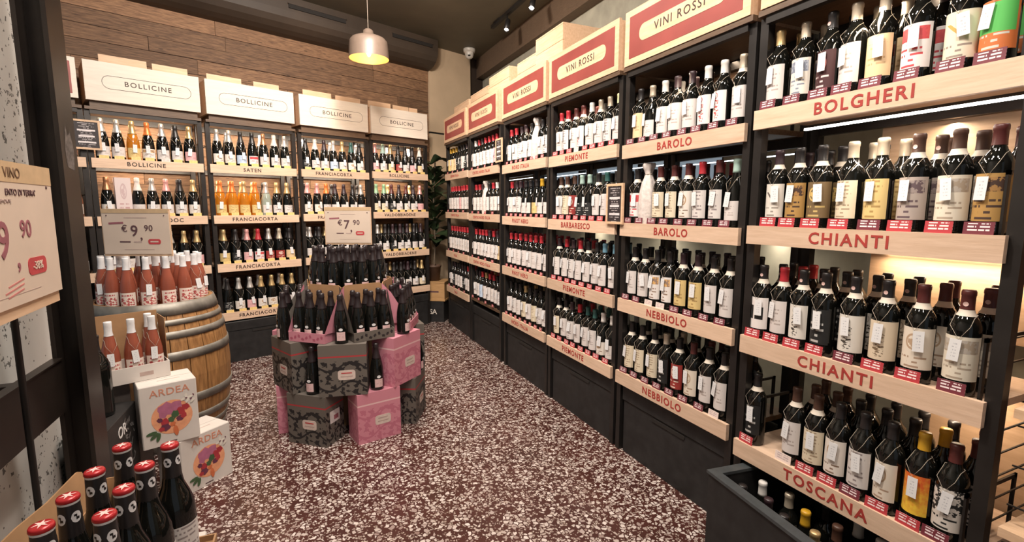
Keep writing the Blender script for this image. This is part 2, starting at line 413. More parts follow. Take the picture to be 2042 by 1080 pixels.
# ------------------------------------------------------------------ setting
def floor_material():
    m, t, b = newmat('terrazzo')
    vec = t.coord()
    def layer(scale, lo, loc):
        wv = t.add('ShaderNodeVectorMath', operation='ADD'); t.put(wv.inputs[0], t.mapping(vec, loc=loc))
        nn = t.add('ShaderNodeTexNoise'); nn.inputs['Scale'].default_value = scale * .9; t.put(nn.inputs['Vector'], vec)
        sc = t.add('ShaderNodeVectorMath', operation='SCALE'); t.put(sc.inputs[0], nn.outputs['Color']); sc.inputs['Scale'].default_value = .55 / scale
        t.put(wv.inputs[1], sc.outputs[0])
        e = t.add('ShaderNodeTexVoronoi', feature='DISTANCE_TO_EDGE'); e.inputs['Scale'].default_value = scale; t.put(e.inputs['Vector'], wv.outputs[0])
        c = t.add('ShaderNodeTexVoronoi'); c.inputs['Scale'].default_value = scale; t.put(c.inputs['Vector'], wv.outputs[0])
        sp = t.add('ShaderNodeSeparateColor'); t.put(sp.inputs[0], c.outputs['Color'])
        chip = t.m('MULTIPLY', t.m('GREATER_THAN', e.outputs['Distance'], .13), t.m('GREATER_THAN', sp.outputs[0], lo))
        return chip, sp
    c1, s1 = layer(50, .46, (0, 0, 0)); c2, s2 = layer(98, .60, (3.1, 1.7, 0))
    base = t.ramp(t.noise(vec, 3, 4), [(.3, (.048, .017, .014)), (.7, (.075, .025, .020))])
    k1 = t.ramp(s1.outputs[1], [(0, (.42, .34, .30)), (.45, (.62, .54, .50)), (.75, (.24, .16, .14)), (1, (.70, .62, .58))])
    k2 = t.ramp(s2.outputs[1], [(0, (.32, .24, .2)), (.6, (.50, .42, .37)), (1, (.15, .085, .07))])
    col = t.mix(c2, base, k2); col = t.mix(c1, col, k1)
    t.put(b.inputs['Base Color'], col); b.inputs['Roughness'].default_value = .24; b.inputs['Specular IOR Level'].default_value = .55
    return m
def concrete_material():
    m, t, b = newmat('pitted_concrete'); v = t.coord()
    base = t.ramp(t.noise(v, 2.2, 5), [(.3, (.50, .49, .46)), (.7, (.62, .61, .58))])
    pit = t.m('MULTIPLY', t.m('GREATER_THAN', t.noise(v, 46, 2), .625), t.m('GREATER_THAN', t.noise(v, 3.2, 3), .50))
    pin = t.add('ShaderNodeTexVoronoi'); pin.inputs['Scale'].default_value = 26; t.put(pin.inputs['Vector'], v)
    hole = t.m('MAXIMUM', pit, t.m('LESS_THAN', pin.outputs['Distance'], .10))
    t.put(b.inputs['Base Color'], t.mix(t.m('MULTIPLY', hole, .85), base, (.05, .045, .04, 1)))
    t.put(b.inputs['Normal'], t.bump(t.m('SUBTRACT', 1, hole), .006, .8)); b.inputs['Roughness'].default_value = .85
    return m
FLOOR = floor_material(); CONC = concrete_material()
CEIL = mat('olive_black_ceiling', (.125, .112, .080), .6, vary=.15, vscale=2)
BULK = mat('brown_bulkhead', (.045, .030, .020), .55, vary=.2, vscale=3)
PLASTER = mat('warm_grey_plaster', (.35, .33, .26), .85, vary=.18, vscale=6, bump=.004)
PANEL = mat('beige_panel', (.52, .38, .25), .6, vary=.06, vscale=4)
BEAM = wood('brown_beam', (.095, .06, .038), (.15, .098, .062), .6, axis=1)
ZC = 3.42
XW = .85
struct('floor', MB().box(-5.2, 1.6, -2.6, 7.6, -.1, 0).mesh('floor', [FLOOR]))
struct('ceiling', MB().box(-5.2, 1.6, -2.6, 7.6, ZC, ZC + .1).mesh('ceiling', [CEIL]))
# back wall carrying reclaimed planks, each plank its own board
wb = struct('wall_back', MB().box(-2.4, 4.4, .47, .6, 0, ZC).mesh('wall_back', [mat('plank_backing', (.03, .017, .01), .9)]), loc=WA(0, 0), rz=AA)
z = .36; row = 0; HS = (.125, .14, .105, .135, .118)
while z < 3.10:
    h = HS[row % 5]; h = min(h, 3.13 - z); s = -2.4 - rng.random() * .8
    while s < 2.94:
        L = 1.0 + rng.random() * 1.2; e = min(s + L, 2.94); s0 = max(s, -2.4)
        if e - s0 > .05:
            d = rng.random() * .010
            B('plank', s0 + .0015, e - .0015, .435 + d, .468, z + .002, z + h - .002, PLANK, wb)
        s += L
    z += h; row += 1
# rounded bulkhead along the back wall, with two air slots
prof = [(.47, 3.10), (.36, 3.115), (.30, 3.14), (.25, 3.18), (.218, 3.23), (.205, 3.29), (.20, ZC), (.47, ZC)]
bm = MB(); L0, L1 = -2.4, 2.93
for (a, b_) in zip(prof, prof[1:] + prof[:1]):
    bm.quad([(L0, a[0], a[1]), (L0, b_[0], b_[1]), (L1, b_[0], b_[1]), (L1, a[0], a[1])])
bm.quad([(L1, o_, z_) for o_, z_ in prof]); bm.quad([(L0, o_, z_) for o_, z_ in reversed(prof)])
bk = struct('trim_bulkhead', bm.mesh('bulkhead', [BULK]), loc=WA(0, 0), rz=AA)
SLOT = mat('slot_dark', (.012, .009, .007), .8)
for s0, s1 in ((1.16, 1.74), (2.30, 2.84)):
    B('air_slot', s0, s1, .190, .203, 3.315, 3.352, SLOT, bk)
    B('slot_frame', s0 - .01, s1 + .01, .186, .201, 3.352, 3.358, BULK, bk)
# corner panel beside the plank wall
pn = struct('wall_corner', MB().box(2.945, 3.62, .42, .47, 2.372, ZC).mesh('panel_up', [PANEL]), loc=WA(0, 0), rz=AA)
B('panel', 2.945, 3.62, .42, .47, 0, 2.35, PANEL, pn)
B('panel_joint', 2.945, 3.62, .435, .47, 2.35, 2.372, SLOT, pn)
# wall on the red-wine side, with a window opening behind the racks
WY0, WY1, WZ0, WZ1 = 2.35, 5.0, 1.18, 1.84
wm = MB()
wm.box(XW, XW + .2, -2.6, WY0, 0, ZC).box(XW, XW + .2, WY1, 7.6, 0, ZC).box(XW, XW + .2, WY0, WY1, 0, WZ0).box(XW, XW + .2, WY0, WY1, WZ1, ZC)
struct('wall_right', wm.mesh('wall_right', [PLASTER]))
wf = MB()
for y in (WY0, 3.2, 4.1, WY1 - .04): wf.box(XW + .03, XW + .09, y, y + .04, WZ0, WZ1)
wf.box(XW + .03, XW + .09, WY0, WY1, WZ0, WZ0 + .04).box(XW + .03, XW + .09, WY0, WY1, WZ1 - .04, WZ1)
win = struct('window_1', wf.mesh('window_frame', [STEEL]))
gm, gt, gb = newmat('window_glass'); gb.inputs['Transmission Weight'].default_value = 1; gb.inputs['Roughness'].default_value = 0; gb.inputs['IOR'].default_value = 1.02
gn = gt.noise(gt.coord(), 3, 1); gt.put(gb.inputs['Base Color'], gt.ramp(gn, [(0, (.9, .95, 1)), (1, (.95, 1, 1))]))
for a, c in ((WY0 + .04, 3.2), (3.24, 4.1), (4.14, WY1 - .04)):
    B('pane', XW + .055, XW + .061, a, c, WZ0 + .04, WZ1 - .04, gm, win)
struct('trim_beam', MB().box(.74, XW, -2.6, 6.62, 3.17, ZC).mesh('beam', [BEAM]))
# concrete wall, its steel post and guard rail
struct('wall_left', MB().box(-2.8, -2.555, -2.6, 2.62, 0, ZC).mesh('wall_left', [CONC]))
pm = MB().box(-2.428, -2.415, 2.09, 2.215, 0, ZC).box(-2.355, -2.342, 2.09, 2.215, 0, ZC).box(-2.415, -2.355, 2.148, 2.158, 0, ZC)
po = thing('steel_column', 'dark steel H-section column standing between the concrete wall and barrel', 'column', (0, 0, 0))
obj('column_section', pm.mesh('column', [STEELP]), po)
scr = MB(); scr.quad([(-2.3415, 2.125, 1.54), (-2.3415, 2.178, 1.53), (-2.3415, 2.19, 1.60), (-2.3415, 2.172, 1.66), (-2.3415, 2.15, 1.645), (-2.3415, 2.135, 1.68), (-2.3415, 2.118, 1.60)])
obj('scraped_patch', scr.mesh('patch', [mat('scraped_steel', (.13, .11, .10), .7, .2, vary=.5, vscale=60)]), po)
rl = thing('guard_rail', 'dark flat steel rail along the pitted concrete wall', 'rail', (0, 0, 0))
obj('rail_bar', MB().box(-2.425, -2.405, .2, 2.088, .715, .895).box(-2.43, -2.40, .2, 2.088, .895, .90).mesh('rail', [STEELP]), rl)
obj('rail_bracket', MB().box(-2.555, -2.425, .6, .64, .77, .85).mesh('rail_bracket', [STEELP]), rl)
obj('rail_bracket', MB().box(-2.555, -2.425, 1.98, 2.02, .77, .85).mesh('rail_bracket', [STEELP]), rl)

# ------------------------------------------------------------------ bottles
SHAPES = {
 'claret': dict(p=[(0, .006), (.026, 0), (.0345, .002), (.0378, .008), (.0382, .02), (.0382, .186), (.0372, .199), (.033, .212), (.0255, .224), (.0185, .235), (.0155, .247), (.0148, .262), (.0148, .284), (.0160, .286), (.0160, .296), (.0140, .300), (0, .300)], cap=.246, lab=(.046, .172), band=(.228, .2455), top=.300),
 'burgundy': dict(p=[(0, .006), (.028, 0), (.037, .002), (.0402, .008), (.0406, .02), (.0406, .135), (.0385, .160), (.033, .186), (.0245, .212), (.0185, .232), (.0155, .250), (.0148, .265), (.0148, .282), (.0160, .284), (.0160, .293), (.0140, .297), (0, .297)], cap=.240, lab=(.040, .122), band=(.222, .2395), top=.297),
 'spumante': dict(p=[(0, .008), (.030, 0), (.040, .002), (.0435, .009), (.0440, .02), (.0440, .118), (.0420, .150), (.0360, .186), (.0275, .220), (.0200, .248), (.0168, .266), (.0160, .282), (.0178, .286), (.0178, .292), (.0168, .296), (.0172, .308), (.0130, .315), (0, .316)], cap=.212, lab=(.030, .105), band=None, top=.316),
 'provence': dict(p=[(0, .008), (.028, 0), (.036, .002), (.0385, .008), (.039, .02), (.039, .120), (.0375, .145), (.0330, .172), (.0275, .195), (.0222, .218), (.0180, .238), (.0160, .250), (.0155, .262), (.0155, .284), (.0158, .286), (.0158, .302), (.0150, .305), (0, .305)], cap=.236, lab=(.030, .108), band=None, top=.305),
 'magnum': dict(p=[(0, .010), (.038, 0), (.047, .003), (.0505, .012), (.051, .03), (.051, .215), (.049, .240), (.042, .262), (.030, .284), (.0215, .302), (.0175, .318), (.0165, .340), (.0165, .362), (.0182, .364), (.0182, .374), (.016, .378), (0, .378)], cap=.30, lab=(.12, .22), band=None, top=.378),
}
def cap_prof(sh):
    S = SHAPES[sh]; pr = S['p']; out = []
    z0 = S['cap']
    for (r0, a), (r1, c) in zip(pr, pr[1:]):
        if a <= z0 < c: out.append((r0 + (r1 - r0) * (z0 - a) / (c - a), z0))
    out += [(r, z) for r, z in pr if z > z0]
    e = .0009
    return [(out[0][0], out[0][1])] + [(r + e if r > 0 else 0, z + (e if z >= S['top'] - 1e-6 else 0)) for r, z in out]
def r_at(sh, z):
    pr = SHAPES[sh]['p']
    for (r0, a), (r1, c) in zip(pr[1:], pr[2:]):
        if a <= z <= c and c > a: return r0 + (r1 - r0) * (z - a) / (c - a)
    return pr[4][0]
def bottle_meshes(sh, n=18):
    S = SHAPES[sh]
    def label(ang, lo, hi):
        r = S['p'][4][0] + .0008
        zs = [lo, (lo + hi) / 2, hi]
        pts = [(min(r, r_at(sh, z_) + .0008), z_) for z_ in zs]
        return MB().lathe(pts, 14, a0=-ang, a1=ang, uvs=True).mesh('label')
    g = {}
    g['glass'] = MB().lathe(S['p'], n).mesh('bottle_' + sh)
    g['cap'] = MB().lathe(cap_prof(sh), 16).mesh('capsule_' + sh)
    g['label'] = label(1.15, *S['lab'])
    g['wide'] = label(1.45, *S['lab'])
    if S['band']:
        a, c = S['band']; g['band'] = MB().lathe([(r_at(sh, a) + .0007, a), (r_at(sh, (a + c) / 2) + .0007, (a + c) / 2), (r_at(sh, c) + .0007, c)], 16).mesh('neck_band')
    return g
BM = {k: bottle_meshes(k) for k in SHAPES}
def tag_mesh():
    b = MB(); b.box(-.0135, .0135, -.0007, .0007, -.062, 0); return b.mesh('neck_tag')
TAGM = tag_mesh()
def string_mesh(sh):
    r = SHAPES[sh]['p'][5][0] + .003; zt = SHAPES[sh]['cap'] - .018; zb = SHAPES[sh]['cap'] - .082
    rn = r_at(sh, zt) + .0015
    pts = [(-rn, 0, zt + .004), (-rn * .9, -rn * .6, zt - .004), (-.022, -(r_at(sh, (zt + zb) / 2) + .002), (zt + zb) / 2 + .006), (0, -r, zb),
           (.022, -(r_at(sh, (zt + zb) / 2) + .002), (zt + zb) / 2 + .006), (rn * .9, -rn * .6, zt - .004), (rn, 0, zt + .004), (0, rn, zt + .006)]
    return MB().tube(pts, .0009, 4, closed=True).mesh('tag_string')
STRM = {k: string_mesh(k) for k in ('claret', 'burgundy', 'spumante', 'provence')}
SEALM = MB().lathe([(0, .0), (.0055, 0), (.0065, .0004)], 12).mesh('seal')
SEAL = mat('seal_pink', (.62, .42, .38), .5)

def bottle(kind, sh, loc, rz, lab, cap, label, cat='bottle', group=None, glass=None, band=False, tagged=True, string=True, seal=False, wide=False, scale=1.0, jit=.16):
    g = BM[sh]; a = rz + rng.uniform(-jit, jit)
    o = obj(kind, g['glass'], None, loc, a, glass or BOTTLE); tag(o, label, cat, group)
    if scale != 1: o.scale = (scale,) * 3
    if lab: obj('label', g['wide' if wide else 'label'], o, m=LAB[lab][0])
    if cap: obj('capsule', g['cap'], o, m=CAP[cap][0])
    if band and 'band' in g: obj('neck_band', g['band'], o, m=BANDM)
    if seal: obj('seal', SEALM, o, (0, -r_at(sh, .262) - .0016, .262), m=SEAL, rot=(R(90), 0, 0))
    if tagged:
        r = SHAPES[sh]['p'][5][0]; dx = rng.uniform(-.012, .012); zb = SHAPES[sh]['cap'] - .082
        obj('neck_tag', TAGM, o, (dx, -math.sqrt(max(r * r - dx * dx, 0)) - .0045, zb), m=TAGW, rot=(R(-3), rng.uniform(-.12, .12), dx * 18))
        if string and sh in STRM: obj('tag_string', STRM[sh], o, m=STRING)
    return o

# stock standing behind the front rows, one joined mass
STOCK = MB(); STOCKM = [BOTTLE] + [CAP[k][0] for k in ('black', 'dark', 'maroon', 'red', 'gold', 'white', 'brown')]
def stock(sh, loc, ci):
    STOCK.lathe(SHAPES[sh]['p'][1:-1] + [(0, SHAPES[sh]['top'])], 10, 0, Matrix.Translation(loc))
    STOCK.lathe(cap_prof(sh), 10, ci, Matrix.Translation(loc))

# ------------------------------------------------------------------ racks
def rack(label, origin, rz, Wd, tops, texts, ink, boards=(0, 1, 2, 3), warm_back=False, back_top=False, xr=None):
    t = thing('wine_rack', label, 'shelving', origin, rz, 'steel racks along the walls')
    for x in (-.012, Wd - .023 if xr is None else xr):
        for y in (.022, .355):
            B('post', x, x + .035, y, y + .035, 0, 2.125, STEEL, t)
    for k, zt in enumerate(tops):
        if k in boards:
            fb = B('fascia_board', 0, Wd, 0, .018, zt - .072, zt, CREAM, t)
            if texts[k]:
                tx, sz, fx = (texts[k] + (None,) * 3)[:3] if isinstance(texts[k], tuple) else (texts[k], None, None)
                lettering(tx, sz or .044, ink, fb, fx or Wd * .46, -.0006, zt - .037, 1.22, .020)
        B('shelf_board', .004, Wd - .004, .019, .40, zt - .034, zt - .012, CREAM if warm_back else DARKWOOD, t)
        B('shelf_rail', .004, Wd - .004, .36, .385, zt - .075, zt - .034, STEEL, t)
        for x in (.018, Wd - .024):   # bent bar guard at each end of the shelf
            gz = zt + .17
            me = cached(('guard',), lambda: MB().box(-.003, .003, .03, .046, 0, .18).box(-.003, .003, .30, .316, 0, .18).box(-.003, .003, .03, .316, .168, .18).mesh('bottle_guard'))
            obj('bottle_guard', me, t, (x, 0, zt - .012), m=STEEL)
    if back_top: B('back_panel', -.01, Wd + .03, .402, .412, 1.80, 2.12, BROWNP, t)
    B('top_shelf', -.008, Wd + .008, .0, .41, 2.128, 2.150, DARKWOOD, t)
    B('top_rail', .02, Wd - .02, .008, .036, 2.098, 2.128, STEEL, t)
    B('top_rail', .02, Wd - .02, .36, .39, 2.085, 2.128, STEEL, t)
    return t
BB = {1: 5.69, 2: 4.845, 3: 3.95, 4: 3.107, 5: 2.257, 6: 1.416}
BT = {1: (1.795, 1.360, .905, .482), 2: (1.785, 1.350, .902, .482), 3: (1.768, 1.338, .905, .482), 4: (1.762, 1.330, .905, .480), 5: (1.745, 1.327, .903, .481), 6: (1.782, 1.339, .892, .442)}
BX = {
 1: [('CENTRO ITALIA', .034), ('CENTRO ITALIA', .034), ('ITALIA', .034), ('ITALIA', .034)],
 2: [('CENTRO NORD ITALIA', .038), ('CENTRO NORD ITALIA', .038), ('CENTRO NORD ITALIA', .038), None],
 3: ['NORD ITALIA', 'PINOT NERO', 'PINOT NERO', 'NORD ITALIA'],
 4: [('PIEMONTE', .05), ('BARBARESCO', .05), ('PIEMONTE', .05), ('PIEMONTE', .05)],
 5: [('BAROLO', .052, .40), ('BAROLO', .052, .40), ('NEBBIOLO', .052, .395), ('NEBBIOLO', .052, .385)],
 6: [('BOLGHERI', .056, .395), ('CHIANTI', .056, .39), ('CHIANTI', .056, .385), ('TOSCANA', .056, .385)],
}
BNAME = {
 1: ['top CENTRO ITALIA shelf', 'second red-wine shelf beside the plant', 'third red-wine shelf beside the plant', 'bottom red-wine shelf beside the plant'],
 2: ['top CENTRO NORD ITALIA shelf', 'second CENTRO NORD ITALIA shelf', 'third CENTRO NORD ITALIA shelf', 'boardless bottom shelf'],
 3: ['upper NORD ITALIA shelf', 'upper PINOT NERO shelf', 'lower PINOT NERO shelf', 'lower NORD ITALIA shelf'],
 4: ['top PIEMONTE shelf', 'BARBARESCO shelf', 'middle PIEMONTE shelf', 'bottom PIEMONTE shelf'],
 5: ['upper BAROLO shelf', 'lower BAROLO shelf', 'upper NEBBIOLO shelf', 'lower NEBBIOLO shelf'],
 6: ['BOLGHERI shelf', 'upper CHIANTI shelf', 'lower CHIANTI shelf', 'TOSCANA shelf'],
}
RLAB = {1: 'dark steel red-wine rack standing beside the potted plant', 2: 'dark steel red-wine rack with three CENTRO NORD ITALIA boards',
        3: 'dark steel red-wine rack with the PINOT NERO boards', 4: 'dark steel red-wine rack with PIEMONTE and BARBARESCO boards',
        5: 'dark steel red-wine rack with BAROLO and NEBBIOLO boards', 6: 'dark steel red-wine rack with BOLGHERI, CHIANTI and TOSCANA boards'}
RB = -math.pi / 2
for k in range(1, 7):
    r_ = rack(RLAB[k], (0, BB[k], 0), RB, .80 if k != 6 else .785, BT[k], BX[k], INKR, boards=(0, 1, 2) if k == 2 else (0, 1, 2, 3), warm_back=k == 6, back_top=k >= 3, xr=.777 if k == 6 else None)
    if k == 6:
        bp = B('back_panel', .24, .795, .405, .42, .98, 1.745, CREAM2, r_)
        B('back_panel', .45, .795, .46, .475, .30, .86, CREAM2, r_)
        for zz in (.50, .57, .64, .71, .78, .98, 1.05): B('side_wire', .772, .776, .05, .40, zz, zz + .004, STEEL, r_)
        B('light_strip', .40, .76, .40, .408, .812, .820, mat('led_warm', (1, .9, .8), .5, vary=0, emit=(1, .80, .58), estr=8), r_)  # no LED known here; glowing strip added to brighten the pale back panel
        B('light_strip', .14, .775, .10, .112, 1.696, 1.703, mat('led_white', (1, 1, 1), .5, vary=0, emit=(1, .93, .86), estr=14), r_)
        B('strip_channel', .14, .775, .098, .114, 1.703, 1.712, STEEL, r_)
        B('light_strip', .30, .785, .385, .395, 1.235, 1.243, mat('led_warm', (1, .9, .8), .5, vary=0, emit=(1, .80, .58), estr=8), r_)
    if k in (2, 3, 4, 5):
        B('light_strip', .05, .75, .385, .393, BT[k][0] - .10, BT[k][0] - .095, mat('led_cool', (1, 1, 1), .5, vary=0, emit=(.85, .93, 1), estr=3.5), r_)
# lamps of the light strips; some are added and have no strip
for k_, e_ in ((3, .8), (4, 1.0), (5, 1.3), (6, 2.6)):  # only the BOLGHERI rack has a top LED; others added to brighten backs
    lamp('rack_strip_and_fill_light', 'AREA', (.20, BB[k_] - .4, 2.075), e_, (1, .80, .58), (.34, BB[k_] - .4, 1.6), shape='RECTANGLE', size=.03, size_y=.6)
lamp('rack_strip_and_fill_light', 'AREA', (.14, .95, 1.685), 3.0, (1, .86, .70), (.2, .95, 0), shape='RECTANGLE', size=.02, size_y=.62)
lamp('rack_strip_and_fill_light', 'AREA', (.42, .80, .80), 1.6, (1, .78, .55), (.5, .80, 0), shape='RECTANGLE', size=.02, size_y=.5)  # added lamp lighting the pale lower panel, paired with the added strip
for y_ in (1.9, 2.8, 3.7):
    lamp('back_wall_light', 'AREA', (.60, y_, 1.22), 3.0, (1, .88, .72), (.75, y_, 0), shape='RECTANGLE', size=.03, size_y=.7)
lamp('rack_strip_and_fill_light', 'AREA', (.36, .87, 1.225), 2.0, (1, .78, .55), (.36, .87, 0), shape='RECTANGLE', size=.02, size_y=.5)

def bspec(s):
    """'label/capsule/flags' -> dict ; flags: b band, s seal, g burgundy, w wide label, n no tag, m magnum"""
    p = s.split('/'); f = p[2] if len(p) > 2 else ''
    return dict(lab=p[0] or None, cap=p[1], sh='magnum' if 'm' in f else ('burgundy' if 'g' in f else 'claret'), band='b' in f, seal='s' in f, wide='w' in f, tagged='n' not in f)
SP6 = {
 0: (1.367, 1.272, 1.171, 1.091, 1.007, .905, .800, .718), 1: (1.339, 1.255, 1.170, 1.065, .972, .875, .776, .690),
 2: (1.371, 1.286, 1.201, 1.116, 1.014, .918, .822, .715), 3: (1.37, 1.195, 1.112, 1.030, .945, .862, .780, .700)}
SPEC = {
 (6, 0): ['white/gold', 'land/champ', 'star/black/s', 'white/champ', 'buff/champ', 'redwhite/dark/w', 'ochrebird/brown/w', 'green/dark/w'],
 (6, 1): ['bird/dark/b', 'copper/black/b', 'brown/black/bw', 'cream/champ', 'yellow/champ', 'grey/brown/bsw', 'estate/brown/bw', 'copper/maroon/w'],
 (6, 2): ['door/black/bs', 'white/red/b', 'script/black/bs', 'black/black/bs', 'script/black/bsw', 'oldscript/black/bsw', 'emblem/maroon/bw', 'estate/maroon/bsw'],
 (6, 3): ['black/black/b', 'white/brown/b', 'cream/brown/b', 'crest/black', 'lined/black', 'emblem/black', 'fire/mustard', 'swirl/maroon/w'],
 (5, 0): ['buff/black', 'white/champ/g', 'white/white', 'white/dark/w', 'white/dark/w', 'redstrip/white', 'redstrip/white', 'white/champ/b'],
 (5, 1): ['redwhite/black/b', None, 'cream/maroon/b', 'cream/maroon/b', 'crest/maroon/b', 'lined/red', 'lined/maroon', 'white/mint/g'],
 (5, 2): ['white/black/b', 'white/black/b', 'orangepic/black', 'orangepic/black', 'yellow/dark/b', 'yellow/dark/b', 'white/black/b', 'white/black/b'],
 (5, 3): ['cream/black/b', 'cream/black/b', 'cream/black/b', 'black/champ', 'red/black/b', 'emblem/maroon', 'white/black/b', 'white/black/b'],
 (4, 0): ['white/red/b', 'lined/red/b', 'white/maroon/b', 'redstrip/maroon/b', 'white/white', 'white/champ/b', 'lined/champ', 'white/paleyellow'],
 (4, 1): ['white/brown/b', 'cream/brown/b', 'red/brown', 'black/mint/g', 'black/mint/g', 'white/black/b', 'white/teal', 'redwhite/black'],
 (4, 2): ['white/dark/b', 'white/red', 'lined/dark', 'white/red/b', 'white/black/b', 'white/black', 'white/blue', 'white/blue'],
 (4, 3): ['cream/black/b', 'white/black/b', 'lined/dark', 'white/red', 'white/teal', 'white/teal', 'crest/white/g', 'white/white/g'],
 (3, 0): ['white/red', 'white/red', 'lined/dark', 'white/dark', 'white/black', None, 'white/black', 'lined/black'],
 (3, 1): ['white/red', 'white/dark', 'lined/dark', 'white/black/g', 'white/black/g', 'yellow/black/g', 'white/mustard/g', 'white/dark/g'],
 (3, 2): ['lined/red', 'white/red', 'white/red', 'white/red', 'lined/red', 'white/red', 'white/red', 'white/red'],
 (3, 3): ['white/black', 'lined/black', 'white/black', 'cream/gold', 'white/black', 'cream/black', 'lined/black', 'white/dark'],
 (2, 0): ['white/white', 'white/red', 'lined/dark', 'white/red', 'lined/red', 'white/red', 'pink/red', 'white/red'],
 (2, 1): ['white/red', 'white/red', 'lined/dark', None, 'white/black', 'lined/red', 'white/white', 'white/dark'],
 (2, 2): ['lined/red', 'white/red', 'white/red', 'lined/red', 'white/dark', 'white/red', 'lined/dark', 'buff/dark'],
 (2, 3): ['white/black', 'white/dark', 'blue/red', 'white/gold', 'lined/red', 'white/red', 'white/black', 'lined/black'],
 (1, 0): ['yellow/mustard', 'buff/mustard', 'buff/mustard', 'black/black', 'black/black', 'white/black', 'black/dark', 'white/white'],
 (1, 1): ['white/red', 'white/red', 'lined/red', 'white/red', 'pink/red', 'white/red', 'white/red', 'lined/red'],
 (1, 2): ['white/red', 'lined/red', 'white/red', 'white/red', 'white/red', 'lined/red', 'white/red', 'white/red'],
 (1, 3): ['white/black', 'black/dark', 'white/black', 'lined/black', 'white/dark', 'black/black', 'white/red', 'white/black'],
}
CARDME = MB().box(-.029, .029, -.0012, .0012, 0, .031).mesh('price_card')
bags = []
n_red = 0
for k in range(1, 7):
    for lv in range(4):
        zt = BT[k][lv] - .0108; spec = SPEC[(k, lv)]
        where = BNAME[k][lv]
        for i in range(8):
            y = SP6[lv][i] if k == 6 else BB[k] - .075 - i * (.093)
            if k == 5: y = BB[k] - .064 - i * .0935
            x = .062 + rng.uniform(-.004, .006)
            if spec[i] is None:
                bags.append((x, y, zt, where, i)); continue
            q = bspec(spec[i]); ln, cn = LAB[q['lab']][1], CAP[q['cap']][1]
            bottle('wine_bottle', q['sh'], (x, y, zt), RB, q['lab'], q['cap'],
                   f"{cn}-capped bottle, {ln} label, {ORD[i]} from plant, {where}", group='wine bottles at the front of the red-wine shelves',
                   band=q['band'], seal=q['seal'], wide=q['wide'], tagged=q['tagged'] and not (k < 4 and i % 3 == 2), string=k >= 4)
            n_red += 1
            # price card in front
        # second row: individual on the three near racks, joined beyond
        for i in range(8):
            if k == 6 and lv == 3 and i == 0: continue
            y = (SP6[lv][i] if k == 6 else BB[k] - .075 - i * .093) - .012
            sp = spec[i] or 'white/black'; q = bspec(sp)
            if k >= 4 and (lv >= 1 or k == 6):
                cn = CAP[q['cap']][1]
                bottle('wine_bottle', q['sh'], (.155, y, zt), RB, q['lab'] if k == 6 else None, q['cap'],
                       f"{cn}-capped second-row bottle, {ORD[i]} from plant corner, {where}", group='wine bottles in the second row', band=q['band'], seal=q['seal'] and k == 6, tagged=False)
            else:
                stock(q['sh'], (.152, y, zt), 1 + STOCKM[1:].index(CAP[q['cap']][0]) if CAP[q['cap']][0] in STOCKM else 1)
            if lv >= 1 and k >= 2:
                stock(q['sh'], (.245, y + .02, zt), 1 + STOCKM[1:].index(CAP[q['cap']][0]) if CAP[q['cap']][0] in STOCKM else 1)
        for i in range(8):
            y = (SP6[lv][i] if k == 6 else BB[k] - (.055 if k == 5 else .075) - i * (.0945 if k == 5 else .093)) + rng.uniform(-.006, .006)
            m_ = CARDM if (k == 5 or (k == 6 and (lv == 0 or i in (4, 7)))) else CARDR
            if (k, lv, i) in ((6, 3, 1), (5, 2, 2), (5, 2, 3), (5, 3, 7), (4, 0, 3)): m_ = CARDW
            nm = {'red_price_card': 'red', 'maroon_price_card': 'maroon', 'white_price_card': 'white'}[m_.name]
            if k <= 2 and i % 2: continue
            c = obj('price_card', CARDME, None, (.009, y, BT[k][lv] - .001), RB + rng.uniform(-.05, .05), m_, rot=(R(-6), 0, RB + rng.uniform(-.06, .06)))
            if k <= 3: c.scale = (.72, 1, .8)
            if k == 6: c.scale = (1.14, 1, 1.12)
            tag(c, f"{nm} price card, {ORD[i]} from plant corner, on the {where} edge", 'price card', 'price cards on the red-wine boards')
so = obj('wine_bottle_stock', STOCK.mesh('stock', STOCKM)); so['kind'] = 'stuff'; tag(so, 'dark wine bottles packed behind the front rows of the racks', 'bottles')

# bottles wrapped in white cloth
CLOTH = mat('white_gauze', (.66, .58, .54), .8, vary=.15, vscale=60, bump=.004)
def bag_mesh(seed):
    rg = random.Random(seed); b = MB(); n = 24; rings = []
    for r, z in ((.042, 0), (.047, .03), (.046, .12), (.042, .18), (.032, .225), (.023, .25), (.017, .272), (.024, .29), (.034, .31), (.03, .325)):
        rings.append((r, z))
    for r, z in rings:
        for i in range(n):
            a = 2 * math.pi * i / n; rr = r * (1 + (.05 + .16 * min(1, z / .3)) * math.sin(a * 6 + seed + z * 9) * .6 + rg.uniform(-.03, .03))
            b.v.append((rr * math.sin(a), -rr * math.cos(a), z))
    for j in range(len(rings) - 1):
        for i in range(n):
            i2 = (i + 1) % n; b.f.append((j * n + i, j * n + i2, (j + 1) * n + i2, (j + 1) * n + i)); b.mi.append(0); b.sm.append(True)
    b.f.append(tuple((len(rings) - 1) * n + i for i in range(n))); b.mi.append(0); b.sm.append(False)
    return b.mesh('wrapped_bottle', [CLOTH])
for j, (x, y, zt, where, i) in enumerate(bags):
    o = obj('wrapped_bottle', bag_mesh(j + 3), None, (x, y, zt), RB)
    tag(o, f"bottle wrapped in gathered white gauze, {ORD[i]} from plant corner, {where}", 'bottle')
    obj('ribbon', MB().tube([(.020 * math.sin(a), -.020 * math.cos(a), .268) for a in [2 * math.pi * q / 12 for q in range(12)]], .0022, 4, closed=True).mesh('ribbon', [STRING]), o)

